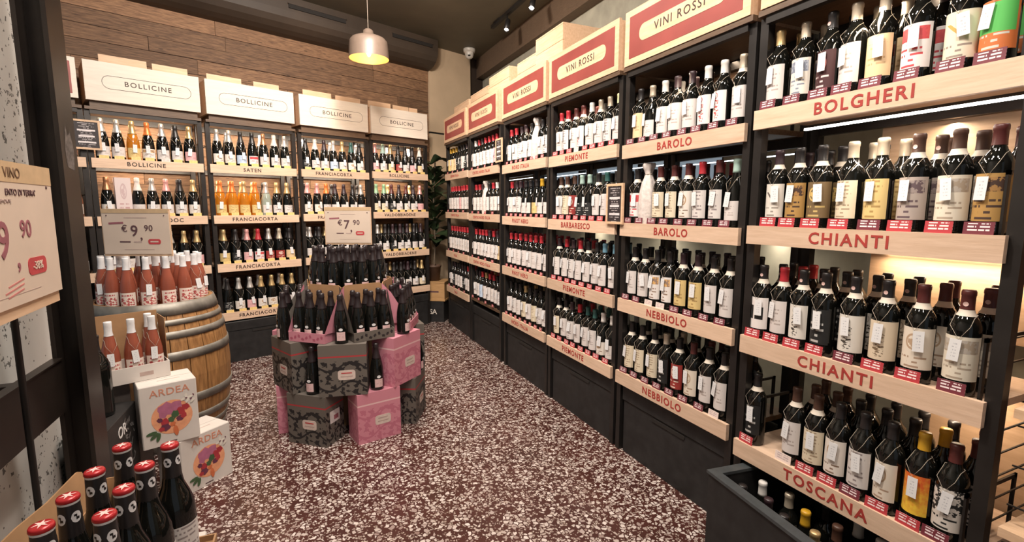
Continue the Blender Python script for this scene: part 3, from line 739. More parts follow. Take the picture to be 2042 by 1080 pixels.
# ------------------------------------------------------------------ sparkling racks on the back wall
AB = {0: (-1.20, .735), 1: (-.435, .731), 2: (.345, .73), 3: (1.122, .718), 4: (1.883, .716)}
AT = {0: (1.774, 1.335, .905, .462), 1: (1.774, 1.335, .905, .462), 2: (1.776, 1.336, .906, .462), 3: (1.778, 1.345, .91, .47), 4: (1.797, 1.362, .918, .48)}
AX = {0: [None] * 4, 1: ['BOLLICINE', ('DOC', .044, .50), None, None], 2: ['SATEN', 'FRANCIACORTA', 'FRANCIACORTA', 'FRANCIACORTA'],
      3: ['FRANCIACORTA', 'FRANCIACORTA', None, None], 4: ['BOLLICINE', 'VALDOBBIADENE', 'VALDOBBIADENE', None]}
ANAME = {0: ['top shelf behind the steel column', 'second shelf behind the steel column', 'third shelf behind the steel column', 'bottom shelf behind the steel column'],
 1: ['BOLLICINE shelf above the 9,90 sign', 'DOC shelf', 'shelf below the DOC board', 'bottom shelf behind the barrel'],
 2: ['SATEN shelf', 'upper FRANCIACORTA shelf under SATEN', 'middle FRANCIACORTA shelf under SATEN', 'bottom FRANCIACORTA shelf under SATEN'],
 3: ['top FRANCIACORTA shelf', 'second shelf above the 7,90 sign', 'shelf behind the 7,90 sign', 'bottom shelf behind the carton tower'],
 4: ['BOLLICINE shelf beside the plant', 'upper VALDOBBIADENE shelf', 'lower VALDOBBIADENE shelf', 'bottom shelf beside the plant']}
ALAB = {0: 'steel sparkling-wine rack half hidden behind the steel column', 1: 'steel sparkling-wine rack behind the barrel and 9,90 sign', 2: 'steel sparkling-wine rack with the SATEN board',
        3: 'steel sparkling-wine rack behind the 7,90 sign', 4: 'steel sparkling-wine rack with VALDOBBIADENE boards by the plant'}
ASPEC = {
 (0, 0): ['pink/pink'] * 7, (0, 1): ['white/black'] * 6 + ['crest/pink/r'], (0, 2): ['white/black'] * 7, (0, 3): ['white/black'] * 7,
 (1, 0): ['white/silver', 'white/silver', 'yellow/gold/a', 'orangepic/orange', 'lined/silver', 'white/black/c', 'pink/gold'],
 (1, 1): ['crest/copper', None, 'white/white', 'lined/silver', 'white/pink', 'lined/black', 'crest/gold'],
 (1, 2): ['white/gold', 'white/silver', 'white/black', 'white/gold', 'white/silver', 'white/gold', 'pink/gold'],
 (1, 3): ['white/gold', 'white/black', 'white/gold', 'white/silver', 'crest/gold', 'white/black', 'white/black'],
 (2, 0): ['crest/silver', 'crest/silver', 'blue/black', 'redwhite/black', 'white/copper', 'lined/white', 'lined/silver'],
 (2, 1): ['yellow/orange/a', 'yellow/orange/a', 'yellow/gold/a', 'yellow/orange/a', 'white/silver/l', 'lined/gold', 'lined/gold'],
 (2, 2): ['yellow/gold', 'black/black', 'pink/pink', 'redwhite/red', 'red/silver', 'red/champ', 'buff/black'],
 (2, 3): ['black/black', 'crest/silver', 'pink/silver', 'crest/gold', 'crest/gold', 'lined/gold', 'white/gold'],
 (3, 0): ['black/black', 'lined/white', 'white/dark', 'blue/silver', 'white/gold', 'crest/teal', 'lined/black'],
 (3, 1): ['crest/pink', 'crest/pink', 'lined/orange', 'white/dark', 'white/dark', 'lined/black', 'white/silver'],
 (3, 2): ['white/silver', 'white/black', 'lined/white', 'white/black', 'white/black', 'white/black', 'white/white'],
 (3, 3): ['yellow/gold/a', 'yellow/gold/a', 'white/black', 'white/black', 'white/black', 'white/black', 'white/black'],
 (4, 0): ['pink/pink', 'white/mint', 'buff/gold', 'red/black', 'white/black', 'pink/black', 'buff/white'],
 (4, 1): ['cream/green', 'cream/green', 'black/maroon', 'white/dark', 'crest/maroon', 'white/dark', 'pink/pink'],
 (4, 2): ['white/silver', 'white/black', 'black/dark', 'white/dark', 'lined/dark', 'white/black', 'white/dark'],
 (4, 3): ['white/copper', 'white/black', 'lined/black', 'white/black', 'lined/dark', 'white/black', 'cream/gold'],
}
GIFT = paper('gift_carton_paper', (.70, .58, .56), (.5, .3, .3), 'circle', 10, (.55, .40, .40))
CARDMEA = MB().box(-.030, .030, -.0012, .0012, 0, .030).mesh('price_card_a')
for k in range(5):
    s0, wd = AB[k]; Lr = rack(ALAB[k], WA(s0, 0), AA, wd, AT[k], AX[k], INKD, warm_back=True)
    for lv in range(4):
        zt = AT[k][lv] - .0108; spec = ASPEC[(k, lv)]; where = ANAME[k][lv]
        for i in range(7):
            if k == 0 and i < 4: continue
            s = s0 + wd / 2 + (i - 3) * .0955
            p = WA(s, .066 + rng.uniform(-.004, .004), zt)
            if spec[i] is None:
                o = obj('gift_carton', MB().box(-.05, .05, -.045, .045, 0, .31).mesh('gift_carton', [GIFT]), None, p, AA)
                tag(o, f"pale pink patterned gift carton standing on the {where}", 'carton'); continue
            q = spec[i].split('/'); f = q[2] if len(q) > 2 else ''
            gl = AMBER if 'a' in f else ROSE if 'r' in f else CLEARW if 'l' in f else BOTTLE
            gn_ = 'amber ' if 'a' in f else 'rosé ' if 'r' in f else 'pale glass ' if 'l' in f else ''
            bottle('sparkling_wine_bottle', 'spumante', p, AA, q[0], q[1],
                   f"{gn_}sparkling bottle, {CAP[q[1]][1]} foil, {ORD[6 - i]} from plant corner, {where}",
                   group='sparkling wine bottles on the back racks', glass=gl, tagged=(i + lv) % 4 != 3 and 'a' not in f or rng.random() < .5, string=True)
        # price cards
        for i in range(7):
            if k == 0 and i < 4: continue
            if (k == 4 and lv == 3) or (k == 3 and lv >= 2 and i > 1) or (k == 1 and lv == 3): continue
            s = s0 + wd / 2 + (i - 3) * .0955 + rng.uniform(-.008, .008)
            m_ = CARDW if (k, lv, i) in ((1, 0, 4),) else CARDY
            c = obj('price_card', CARDMEA, None, WA(s, .008, AT[k][lv] - .006), 0, m_, rot=(R(-5), 0, AA + rng.uniform(-.04, .04)))
            tag(c, f"{'white' if m_ is CARDW else 'yellow'} price card, {ORD[6 - i]} from plant corner, {where} edge", 'price card', 'yellow price cards on the sparkling boards')
    if k:   # warm light strip under the top shelf and the first shelf
        LEDW = mat('led_amber', (1, .9, .7), .5, vary=0, emit=(1, .78, .48), estr=10)
        for zz in (2.082, AT[k][0] - .04):
            B('light_strip', .03, wd - .03, .052 if zz > 2 else .022, .064 if zz > 2 else .034, (2.106 if zz > 2 else AT[k][0] - .042), (2.112 if zz > 2 else AT[k][0] - .036), LEDW, Lr)
            lamp('rack_strip_and_fill_light', 'AREA', WA(s0 + wd / 2, .13, zz - .012), 9.0 if zz > 2 else 5.0, (1, .86, .68), WA(s0 + wd / 2, .2, zz - 1), shape='RECTANGLE', size=.66, size_y=.02).rotation_euler = (R(40), 0, AA)
# second rows of sparkling bottles and cartons standing behind, joined
SB = MB(); SBM = [BOTTLE] + [CAP[c][0] for c in ('black', 'gold', 'silver', 'dark')] + [AMBER]
for k in range(5):
    for lv in range(4):
        for i in range(7):
            s = AB[k][0] + AB[k][1] / 2 + (i - 3) * .0955 + .012; zt = AT[k][lv] - .0108
            am = ASPEC[(k, lv)][i] and ASPEC[(k, lv)][i].endswith('/a')
            if lv < 2 and not am and (i + k) % 3: continue
            Mx = Matrix.Translation(WA(s, .17, zt))
            SB.lathe(SHAPES['spumante']['p'][1:-1] + [(0, .316)], 10, 5 if am else 0, Mx); SB.lathe(cap_prof('spumante'), 10, 2 if am else rng.choice((1, 1, 2, 3, 4)), Mx)
so = obj('sparkling_bottle_stock', SB.mesh('stock2', SBM)); so['kind'] = 'stuff'; tag(so, 'sparkling wine bottles standing behind the front row on the back racks', 'bottles')

# ------------------------------------------------------------------ crates with shop signs on top of the racks
def outline(w, h, r, th, depth):
    b = MB(); o = rrect(w, h, r, 6); i = rrect(w - 2 * th, h - 2 * th, r - th, 6); n = len(o)
    for k in range(n):
        k2 = (k + 1) % n; b.quad([(o[k][0], -depth, o[k][1]), (o[k2][0], -depth, o[k2][1]), (i[k2][0], -depth, i[k2][1]), (i[k][0], -depth, i[k][1])])
    return b.mesh('outline')
def crate_body(w, h):
    b = MB(); b.box(0, .012, .018, .33, 0, h - .01).box(w - .012, w, .018, .33, 0, h - .01).box(.012, w - .012, .018, .33, 0, .012).box(0, w, .318, .33, 0, h - .01)
    return b.mesh('crate_body')
def red_crate(k, y0, wd, label, z0=2.152):
    h = .272; t = thing('wooden_sign_crate', label, 'crate', (-.004, y0, z0), RB, 'red VINI ROSSI crates on top of the racks')
    obj('crate_body', crate_body(wd, h), t, m=CREAM2)
    B('front_panel', 0, wd, 0, .018, 0, h, CREAM2, t)
    B('red_panel', .038, wd - .038, -.0012, 0, .032, h - .032, REDP, t)
    np_ = obj('name_plate', MB().prism(rrect(wd * .70, .082, .038, 6), -.0024, -.0012).mesh('name_plate'), t, (wd / 2, 0, h * .5), m=CREAM2)
    lettering('VINI ROSSI', .056, INKD, np_, 0, -.0030, 0, 1.25, .002)
    return t
VL = {5: 'red VINI ROSSI crate above the BAROLO boards', 4: 'red VINI ROSSI crate above the top PIEMONTE board', 3: 'red VINI ROSSI crate above the NORD ITALIA board', 2: 'red VINI ROSSI crate above the CENTRO NORD ITALIA boards', 1: 'red VINI ROSSI crate closest to the potted plant corner', 6: 'red VINI ROSSI crate above the BOLGHERI board'}
for k in range(1, 7): red_crate(k, BB[k] - .003, .795 if k != 1 else .78, VL[k])
def pale_crate(s0, wd, label, lids, red=False):
    h = .285; t = thing('wooden_sign_crate', label, 'crate', WA(s0, -.004, 2.196 if not red else 2.196), AA, 'pale BOLLICINE crates on top of the racks')
    obj('crate_body', crate_body(wd, h), t, m=CREAM2)
    B('front_panel', 0, wd, 0, .018, 0, h, PALE, t)
    B('crate_foot', .02, wd - .02, .03, .31, -.046, 0, DARKWOOD, t)
    if red:
        B('red_panel', .04, wd - .03, -.0012, 0, .03, h - .03, REDP, t)
    else:
        obj('printed_outline', outline(wd * .78, .098, .048, .003, .0008), t, (wd / 2 + .02, 0, h * .5), m=INKD)
        lettering('BOLLICINE', .052, INKD, t, wd / 2 + .02, -.0010, h * .5, 1.25, .006)
    for (a, b_, c) in lids: B('lid_board', a, b_, .05, .062, h - .02, h + c, CREAM2, t)
    return t
pale_crate(-.43, .735, 'pale BOLLICINE crate above the BOLLICINE board, its lid notched', [(.10, .395, .065), (.43, .67, .060)])
pale_crate(.348, .73, 'pale BOLLICINE crate above the SATEN board', [(.03, .30, .055), (.40, .62, .055)])
pale_crate(1.13, .715, 'pale BOLLICINE crate above the top FRANCIACORTA board', [(.06, .345, .060), (.39, .66, .055)])
pale_crate(1.882, .72, 'pale BOLLICINE crate beside the beige corner panel', [(.0, .27, .060), (.30, .50, .055), (.51, .62, .055)])
pale_crate(-1.21, .74, 'crate with red painted front half hidden by the steel column', [(.03, .6, .05)], red=True)
# plain wine crates resting on top of the sign crates
def plain_crate(loc, w, d, h, label):
    t = thing('wine_crate', label, 'crate', loc, RB, 'plain pine crates stacked on the sign crates')
    for z_ in (0, h / 2): B('slat', 0, w, 0, .012, z_ + .001, z_ + h / 2 - .002, CREAM2, t); B('slat', 0, w, d - .012, d, z_ + .001, z_ + h / 2 - .002, CREAM2, t)
    for x in (0, w - .014): B('end_panel', x, x + .014, .012, d - .012, 0, h, CREAM2, t)
    B('lid', 0, w, 0, d, h, h + .010, CREAM2, t)
for y, x, w, d, h, lb in ((3.40, .04, .40, .30, .20, 'tallest pine crate lying behind the PIEMONTE sign crate'), (3.86, .10, .38, .28, .155, 'pine crate lying on the NORD ITALIA sign crate'), (4.40, .06, .46, .30, .16, 'pine crate lying between two red sign crates'),
                       (4.98, .08, .50, .28, .12, 'low pine crate lying on the CENTRO NORD ITALIA sign crate'), (5.62, .10, .52, .28, .12, 'low pine crate lying above the bay by the plant')):
    plain_crate((x, y, 2.424), w, d, h, lb)

# ------------------------------------------------------------------ black bins under the racks
def bin_box(loc, rz, w, d, h, label, lid=True):
    t = thing('storage_bin', label, 'box', loc, rz, 'black wooden bins under the racks')
    obj('bin_body', cached(('binb', w, d, h), lambda: bevel_box(.008, w - .008, .006, d, 0, h - .085, .006).mesh('bin_body')), t, m=BIN)
    obj('bin_lid', cached(('binl', w, d, h), lambda: bevel_box(0, w, 0, d, h - .083, h, .006).mesh('bin_lid')), t, m=BIN)
    obj('handle_slot', MB().prism(rrect(.24, .020, .0095, 4), -.003, .003).mesh('handle_slot'), t, (w / 2, .004, h - .105), m=SLOT)
BL = {1: 'black wooden bin under the red-wine bay beside the plant', 2: 'black wooden bin under the boardless red-wine shelf', 3: 'black wooden bin under the lower NORD ITALIA board', 4: 'black wooden bin under the bottom PIEMONTE board', 5: 'black wooden bin under the lower NEBBIOLO board'}
for k in range(1, 6): bin_box((.03, BB[k] - .03, 0), RB, .755, .36, .395 if k != 1 else .40, BL[k])
for k, lb in ((0, 'black wooden bin behind the steel column'), (1, 'black wooden bin behind the oak barrel'), (2, 'black wooden bin under the bottom FRANCIACORTA board'), (3, 'black wooden bin behind the carton tower'), (4, 'black wooden bin beside the black plant plinth')):
    bin_box(WA(AB[k][0] + .02, .0), AA, AB[k][1] - .04, .36, .375, lb)
# open black crate with bottles, pulled out under TOSCANA
OC = thing('open_bin', 'open black wooden bin pulled out below the TOSCANA board', 'box', (-.165, 1.385, 0), RB + .0)
Rm = R(-8.5); OC.rotation_euler = (0, 0, RB + R(-7))
RIM = mat('bin_rim_blue_black', (.045, .052, .056), .45, vary=.2)
for nm, a in (('side_panel', (0, .80, 0, .03)), ('side_panel', (0, .80, .40, .43)), ('end_panel', (0, .03, .03, .40)), ('end_panel', (.77, .80, .03, .40))):
    B(nm, a[0], a[1], a[2], a[3], 0, .338, BIN, OC)
B('floor_panel', .03, .77, .03, .40, 0, .02, BIN, OC)
for a in ((-.006, .806, -.006, .036), (-.006, .806, .394, .436), (-.006, .036, .036, .394), (.764, .806, .036, .394)): B('rim', a[0], a[1], a[2], a[3], .338, .35, RIM, OC)
ci = 0
for i in range(7):
    for j in range(3):
        if (i, j) in ((0, 2),): continue
        cp = ['black', 'white', 'dark', 'champ', 'black', 'black', 'mustard', 'black', 'gold', 'brown', 'white', 'orange'][ci % 12]; ci += 1
        p = OC.matrix_basis @ Vector((.09 + i * .1, .09 + j * .1 + (.03 if i % 2 else 0), .021))
        bottle('cellar_bottle', 'burgundy' if (i + j) % 2 else 'claret', p, RB, 'cream' if (i + j) % 3 else 'white', cp,
               f"{CAP[cp][1]}-capped bottle, row {ORD[j]} from front, {ORD[i]} from plant side, inside the open bin", group='bottles standing in the open bin', tagged=False)

# ------------------------------------------------------------------ small blackboard signs in wooden frames
BLACKB = paper('blackboard_print', (.030, .022, .024), (.50, .45, .45), 'lines', 17)
def board_sign(loc, rz, w, h, label):
    t = thing('framed_sign', label, 'sign', loc, rz, 'small framed blackboard signs hung on the racks')
    B('board', .008, w - .008, .003, .009, .008, h - .008, BLACKB, t)
    fm = MB().box(0, w, 0, .012, 0, .014).box(0, w, 0, .012, h - .014, h).box(0, .014, 0, .012, .014, h - .014).box(w - .014, w, 0, .012, .014, h - .014)
    obj('frame', fm.mesh('frame'), t, m=CREAM2)
    for q, ww in ((.62, .62), (.42, .55), (.22, .62)):
        B('printed_bar', w / 2 - ww * w / 2, w / 2 + ww * w / 2, .0022, .003, h * q, h * q + .012, mat('sign_white', (.72, .66, .66), .6), t)
board_sign((-.014, 2.375, 1.318), RB, .155, .225, 'framed blackboard sign between the BARBARESCO and lower BAROLO boards')
board_sign((-.014, 4.07, 1.80), RB, .14, .20, 'framed blackboard sign beside the upper NORD ITALIA bottles')
board_sign(WA(-.53, -.014, 1.83), AA, .165, .215, 'framed blackboard sign beside the BOLLICINE bottles near the column')

# ------------------------------------------------------------------ oak barrel and what stands on it
BC = Vector((-2.455, 3.555, 0))
bt = thing('oak_barrel', 'old oak barrel with grey iron hoops carrying rosé bottles', 'barrel', BC)
OAK = wood('barrel_oak', (.17, .075, .025), (.42, .21, .075), .5, axis=2, scale=8, stretch=8)
HOOP = mat('galvanised_hoop', (.23, .21, .18), .5, .55, vary=.3, vscale=12)
BH = .865
def br(z): t_ = (z - BH / 2) / (BH / 2); return .375 - .072 * t_ * t_
NS = 26
for i in range(NS):
    b = MB(); a0 = 2 * math.pi * i / NS; a1 = 2 * math.pi * (i + 1) / NS - .012
    for j in range(9):
        z_ = BH * j / 8
        for a in (a0, a1):
            for rr in (br(z_), br(z_) - .022): b.v.append((rr * math.cos(a), rr * math.sin(a), z_))
    for j in range(8):
        o_ = j * 4
        for q in ((0, 2, 6, 4), (3, 1, 5, 7), (1, 0, 4, 5), (2, 3, 7, 6)): b.f.append(tuple(o_ + w for w in q)); b.mi.append(0); b.sm.append(False)
    b.f.append((0, 1, 3, 2)); b.f.append((32, 34, 35, 33)); b.mi += [0, 0]; b.sm += [False, False]
    obj('stave', b.mesh('stave', [OAK]), bt)
obj('barrel_head', MB().lathe([(0, BH - .055), (br(BH) - .02, BH - .055), (br(BH) - .02, BH - .034), (0, BH - .034)], 32).mesh('head', [OAK]), bt)
for z0, z1 in ((.0, .065), (.09, .12), (.16, .20), (.28, .33), (.545, .595), (.67, .71), (.745, .775), (.80, .868)):
    obj('hoop', MB().lathe([(br(z0) - .001, z0), (br(z0) + .004, z0), (br((z0 + z1) / 2) + .0045, (z0 + z1) / 2), (br(z1) + .004, z1), (br(z1) - .001, z1)], 40).mesh('hoop', [HOOP]), bt)
RV = []
for ring, n, a0 in ((.238, 16, .1), (.150, 10, .3), (.060, 4, .5)):
    for i in range(n): RV.append((ring, a0 + 2 * math.pi * i / n))
RSEQ = {}
def NTH(a):
    k = RSEQ.setdefault(side, 0); RSEQ[side] += 1
    return ORD[k]
FACE = math.atan2(-1.66 + 2.455, 3.555)  # towards the aisle
for i, (rr, a) in enumerate(RV):
    p = BC + Vector((rr * math.cos(a), rr * math.sin(a), BH - .0330))
    if (p.xy - Vector((-2.472, 3.413))).length < .05: continue
    side = 'outer' if rr > .2 else 'middle' if rr > .1 else 'inner'
    back = math.sin(a) > .35
    bottle('rose_wine_bottle', 'provence', p, .25 + (.5 * math.cos(a) if rr > .2 else 0), 'ardea', 'screw', f"white-capped rosé bottle on the barrel, {side} ring, {NTH(a)} round from the plant side",
           group=f'rosé bottles in the {side} ring on the barrel', glass=ROSE, tagged=(i % 3 == 0) and not back, scale=.97)
WALNUT = mat('sign_paper', (.64, .51, .41), .6, vary=.05, vscale=6)
TAN = mat('sign_header_tan', (.55, .38, .22), .6, vary=.08)
PINKR = mat('sign_red', (.48, .055, .06), .6)
MAUVE = mat('sign_mauve', (.30, .10, .12), .6)
TXTD = mat('sign_ink', (.10, .045, .05), .6)
TXTL = mat('sign_faint_ink', (.45, .33, .29), .6)
def price_sign(loc, rz, w, h, euros, cents, label, foot, name='price_sign'):
    t = thing(name, label, 'sign', loc, rz)
    B('backing_board', -w / 2 - .006, w / 2 + .004, .003, .010, -.012, h + .012, CREAM2, t)
    B('sheet', -w / 2, w / 2, 0, .003, 0, h, WALNUT, t)
    B('header', -w / 2, w / 2, -.001, 0, h - .012, h + .010, TAN, t)
    for sx in (-1, 1): obj('rivet', MB().lathe([(0, .002), (.003, .0015), (.004, 0)], 8).mesh('rivet'), t, (sx * w * .43, -.0005, h - .025), m=TXTD, rot=(R(90), 0, 0))
    B('printed_line', -w * .17, w * .17, -.0008, 0, h * .84, h * .855, TXTL, t)
    B('printed_line', -w * .38, -w * .16, -.0008, 0, h * .72, h * .765, MAUVE, t, rot=(0, R(-3), 0))
    s = h / .24
    lettering('€', .052 * s, TXTD, t, -w * .175, -.001, h * .59, 1, .004)
    lettering(euros, .086 * s, TXTD, t, -w * .03, -.001, h * .53, 1, .008)
    lettering(',', .075 * s, TXTD, t, w * .07, -.001, h * .44, 1, .012)
    lettering(cents, .047 * s, TXTD, t, w * .185, -.001, h * .60, 1.05, .006)
    B('printed_line', -w * .26, -w * .10, -.0008, 0, h * .27, h * .30, TXTD, t); B('printed_line', -w * .05, w * .07, -.0008, 0, h * .27, h * .30, TXTL, t)
    obj('discount_pill', MB().prism(rrect(w * .19, h * .12, h * .05, 4), -.0012, 0).mesh('pill'), t, (w * .26, 0, h * .29), m=PINKR)
    B('printed_line', w * .20, w * .32, -.0018, -.0012, h * .275, h * .305, WALNUT, t)
    B('printed_line', -w * .2, w * .25, -.0008, 0, h * .105, h * .112, TXTL, t)
    obj('stand', MB().tube([(0, .014, foot), (0, .014, h * .6)], .005, 8).mesh('stand', [STEEL]), t)
    return t
price_sign((-2.478, 3.40, 1.142), R(-24) + .02, .372, .243, '9', '90', 'price sign reading 9,90 euros above the rosé bottles on the barrel', BH - .032 - 1.142)
price_sign((-1.322, 3.53, 1.166), R(-24), .31, .232, '7', '90', 'price sign reading 7,90 euros on top of the carton tower', -.29)

# ------------------------------------------------------------------ white wine cartons with flower print
WBOX = mat('white_carton', (.64, .58, .53), .6, vary=.05, vscale=7)
PRT = [mat('print_peach', (.78, .34, .18), .6), mat('print_mauve', (.42, .13, .22), .6), mat('print_crimson', (.38, .03, .04), .6), mat('print_plum', (.13, .03, .06), .6), mat('print_green', (.05, .10, .04), .6), mat('print_ivory', (.72, .66, .58), .6), mat('print_orange', (.62, .16, .06), .6)]
def disc(b, cx, cz, rx, rz_, mi, d, n=14, rot=0, wob=0, ph=0):
    pts = []
    for k in range(n):
        a = 2 * math.pi * k / n; q = 1 + wob * math.sin(a * 5 + ph)
        x, zz = rx * q * math.cos(a), rz_ * q * math.sin(a)
        pts.append((cx + x * math.cos(rot) - zz * math.sin(rot), -d, cz + x * math.sin(rot) + zz * math.cos(rot)))
    b.quad(pts, mi)
def bouquet():
    b = MB(); disc(b, 0, 0, .082, .082, 0, .0006, 28)
    for k, (x, z_, r_, mi) in enumerate(((-.018, .042, .038, 1), (.018, .05, .026, 1), (-.035, .02, .02, 1), (.035, .02, .02, 2), (.055, .035, .017, 2), (.03, -.015, .016, 3), (.045, -.005, .014, 2), (-.03, -.02, .02, 2), (-.05, -.005, .012, 3), (-.03, -.045, .02, 3), (.0, -.035, .012, 6), (.012, .01, .018, 4), (-.005, -.012, .014, 4), (-.045, -.05, .012, 2))):
        disc(b, x, z_, r_, r_ * .85, mi, .0010 + k * .00012, 12, k * .7, .14, k)
    for k, (x, z_, a) in enumerate(((-.075, -.075, .7), (-.06, -.085, 1.3), (-.085, -.06, .2))): disc(b, x, z_, .022, .008, 4, .003, 10, a)
    for k, (x, z_, a) in enumerate(((.05, .075, .4), (.065, .065, 1.1), (.075, .08, .2), (.06, .09, 1.5), (.085, .06, .8))): disc(b, x, z_, .014, .006, 5, .0032 + k * .0001, 9, a)
    for k, (x, z_) in enumerate(((.06, .078), (.08, .07), (.09, .088))): disc(b, x, z_, .006, .003, 3, .004, 7, k)
    disc(b, .01, -.07, .010, .026, 6, .0031, 10, .1)
    return b.mesh('bouquet', PRT)
BOUQ = bouquet()
def ardea_box(loc, rz, w, d, h, label):
    t = thing('wine_carton', label, 'carton', loc, rz)
    obj('carton_body', bevel_box(0, w, 0, d, 0, h, .004).mesh('carton'), t, m=WBOX)
    lettering('ARDEA', .048, mat('print_salmon', (.58, .24, .15), .6), t, w * .52, -.0008, h * .86, 1.05, .004)
    obj('printed_bouquet', BOUQ, t, (w * .53, -.0004, h * .44))
    for q in (.035, .045): B('printed_line', w * .42, w * .58, -.0008, 0, h * q, h * q + .002, TXTD, t)
    B('flap_seam', .0, w, d * .5 - .001, d * .5 + .001, h - .0005, h + .0006, mat('seam', (.35, .30, .27), .8), t)
    B('printed_line', w * .35, w * .75, d * .3, d * .33, h, h + .0004, TXTL, t)
a2 = math.atan2(.17, .194)
ardea_box((-2.219, 2.69, 0), a2, .258, .19, .284, 'lower white flower-printed ARDEA carton standing on the terrazzo')
ardea_box((-2.350, 2.648, .2865), math.atan2(.075, .215), .228, .19, .30, 'upper white flower-printed ARDEA carton resting on the lower one')
WBS = mat('grey_carton', (.22, .18, .16), .7)
sp = thing('support_carton', 'plain grey-brown carton under the upper white ARDEA carton', 'carton', (-2.42, 2.80, 0), .35)
obj('carton_body', bevel_box(-.02, .07, 0, .19, 0, .285, .004).mesh('support'), sp, m=WBS)
# open white carton holding rosé bottles
oc = thing('open_carton', 'open white carton with brown back flap holding four rosé bottles', 'carton', (-2.50, 2.70, .588), .40)
ow, od, oh = .27, .19, .075
obj('carton_tray', MB().box(0, ow, 0, .004, 0, oh).box(0, ow, od - .004, od, 0, oh).box(0, .004, .004, od - .004, 0, oh).box(ow - .004, ow, .004, od - .004, 0, oh).box(.004, ow - .004, .004, od - .004, 0, .004).mesh('tray'), oc, m=WBOX)
obj('back_flap', MB().box(0, ow, od - .004, od, 0, .285).mesh('flap'), oc, (0, .006, oh - .06), m=CARDBD, rot=(0, 0, 0))
obj('side_flap', MB().box(ow - .003, ow, .05, od, 0, .265).mesh('flap2'), oc, (.004, 0, oh - .06), m=CARDBD)
B('printed_line', ow * .55, ow * .75, -.0006, 0, oh * .3, oh * .55, TXTL, oc)
for i, (x, y) in enumerate(((.055, .05), (.14, .052), (.222, .06), (.222, .143))):
    p = oc.matrix_basis @ Vector((x, y, .005))
    bottle('rose_wine_bottle', 'provence', p, .35, 'ardea', 'screw', f"white-capped dark rosé bottle, {('first', 'second', 'third from the column, front row', 'behind the third')[i]}, in the open white carton", glass=ROSE, scale=.95)
cr = thing('plinth_carton', 'dark carton standing under the open white rosé carton', 'carton', (-2.56, 2.66, 0), .40)
obj('carton_body', bevel_box(.02, .19, .10, .26, 0, .563, .004).mesh('plinth'), cr, m=WBS)

# ------------------------------------------------------------------ black carton, big bottle, open carton of red-capped magnums
BKB = mat('black_carton', (.022, .019, .018), .55, vary=.2)
bb = thing('black_carton', 'black printed carton below the white ARDEA cartons', 'carton', (-2.402, 2.372, .195), R(88))
obj('carton_body', bevel_box(0, .377, 0, .135, 0, .305, .003).mesh('black_carton'), bb, m=BKB)
GREYP = paper('grey_ornament', (.024, .021, .020), (.36, .34, .32), 'swirl', 9)
lettering('OR', .07, mat('white_print', (.7, .68, .66), .6), bb, .19, -.0008, .235, 1.0, .012)
b = MB()
for k in range(26):
    disc(b, .21 + rng.uniform(0, .12), .03 + rng.uniform(0, .24), .010 + rng.random() * .008, .005, 0, .0008 + k * .00003, 8, rng.uniform(0, 3), .2)
obj('printed_ornament', b.mesh('ornament', [mat('print_grey', (.16, .15, .145), .6)]), bb)
bs = thing('support_carton', 'dark carton on the floor under the black printed carton', 'carton', (-2.404, 2.375, 0), R(88))
obj('carton_body', bevel_box(0, .37, 0, .13, 0, .194, .003).mesh('bs'), bs, m=BKB)
bottle('magnum_bottle', 'magnum', (-2.472, 2.60, .5005), .4, None, 'black', 'big unlabelled black bottle standing on the black carton beside the column', tagged=False, scale=.95)
# open carton with magnums
CH = .36; ZB = .455
cx = thing('open_carton', 'torn-open brown carton full of red-capped black bottles by the rail', 'carton', (-2.095, .98, ZB), R(90) - .03)
cw, cd = .56, .27
obj('carton_tray', MB().box(0, cw, 0, .005, 0, .022).box(0, cw, cd - .005, cd, 0, .19).box(0, .005, .005, cd - .005, 0, .19).box(cw - .005, cw, .14, cd - .005, 0, .19).box(cw - .005, cw, .005, .14, 0, .022).box(.005, cw - .005, .005, cd - .005, 0, .005).mesh('mt'), cx, (0, -.17, 0), m=CARDBD)
obj('back_flap', MB().prism([(0, .0), (cw, 0), (cw, .082), (cw * .97, .092), (cw * .7, .098), (cw * .5, .112), (cw * .3, .118), (0, .135)], 0, .005).mesh('torn_flap'), cx, (0, cd - .172, .19), m=CARDBD, rot=(R(-14), 0, 0))
obj('end_flap', MB().box(0, .005, -.02, .09, 0, .05).mesh('ef'), cx, (cw - .006, .0, .19), m=CARDBD, rot=(0, R(12), 0))
cs = thing('support_carton', 'brown carton standing under the open carton of red-capped bottles', 'carton', (-2.095, .98, 0), R(90) - .03)
obj('carton_body', bevel_box(0, cw, -.17, cd - .17, 0, ZB - .002, .004).mesh('cs'), cs, m=CARDBD)
CROWN = mat('crown_cap_red', (.42, .018, .022), .3, .2)
WHT = mat('print_white', (.72, .70, .70), .5)
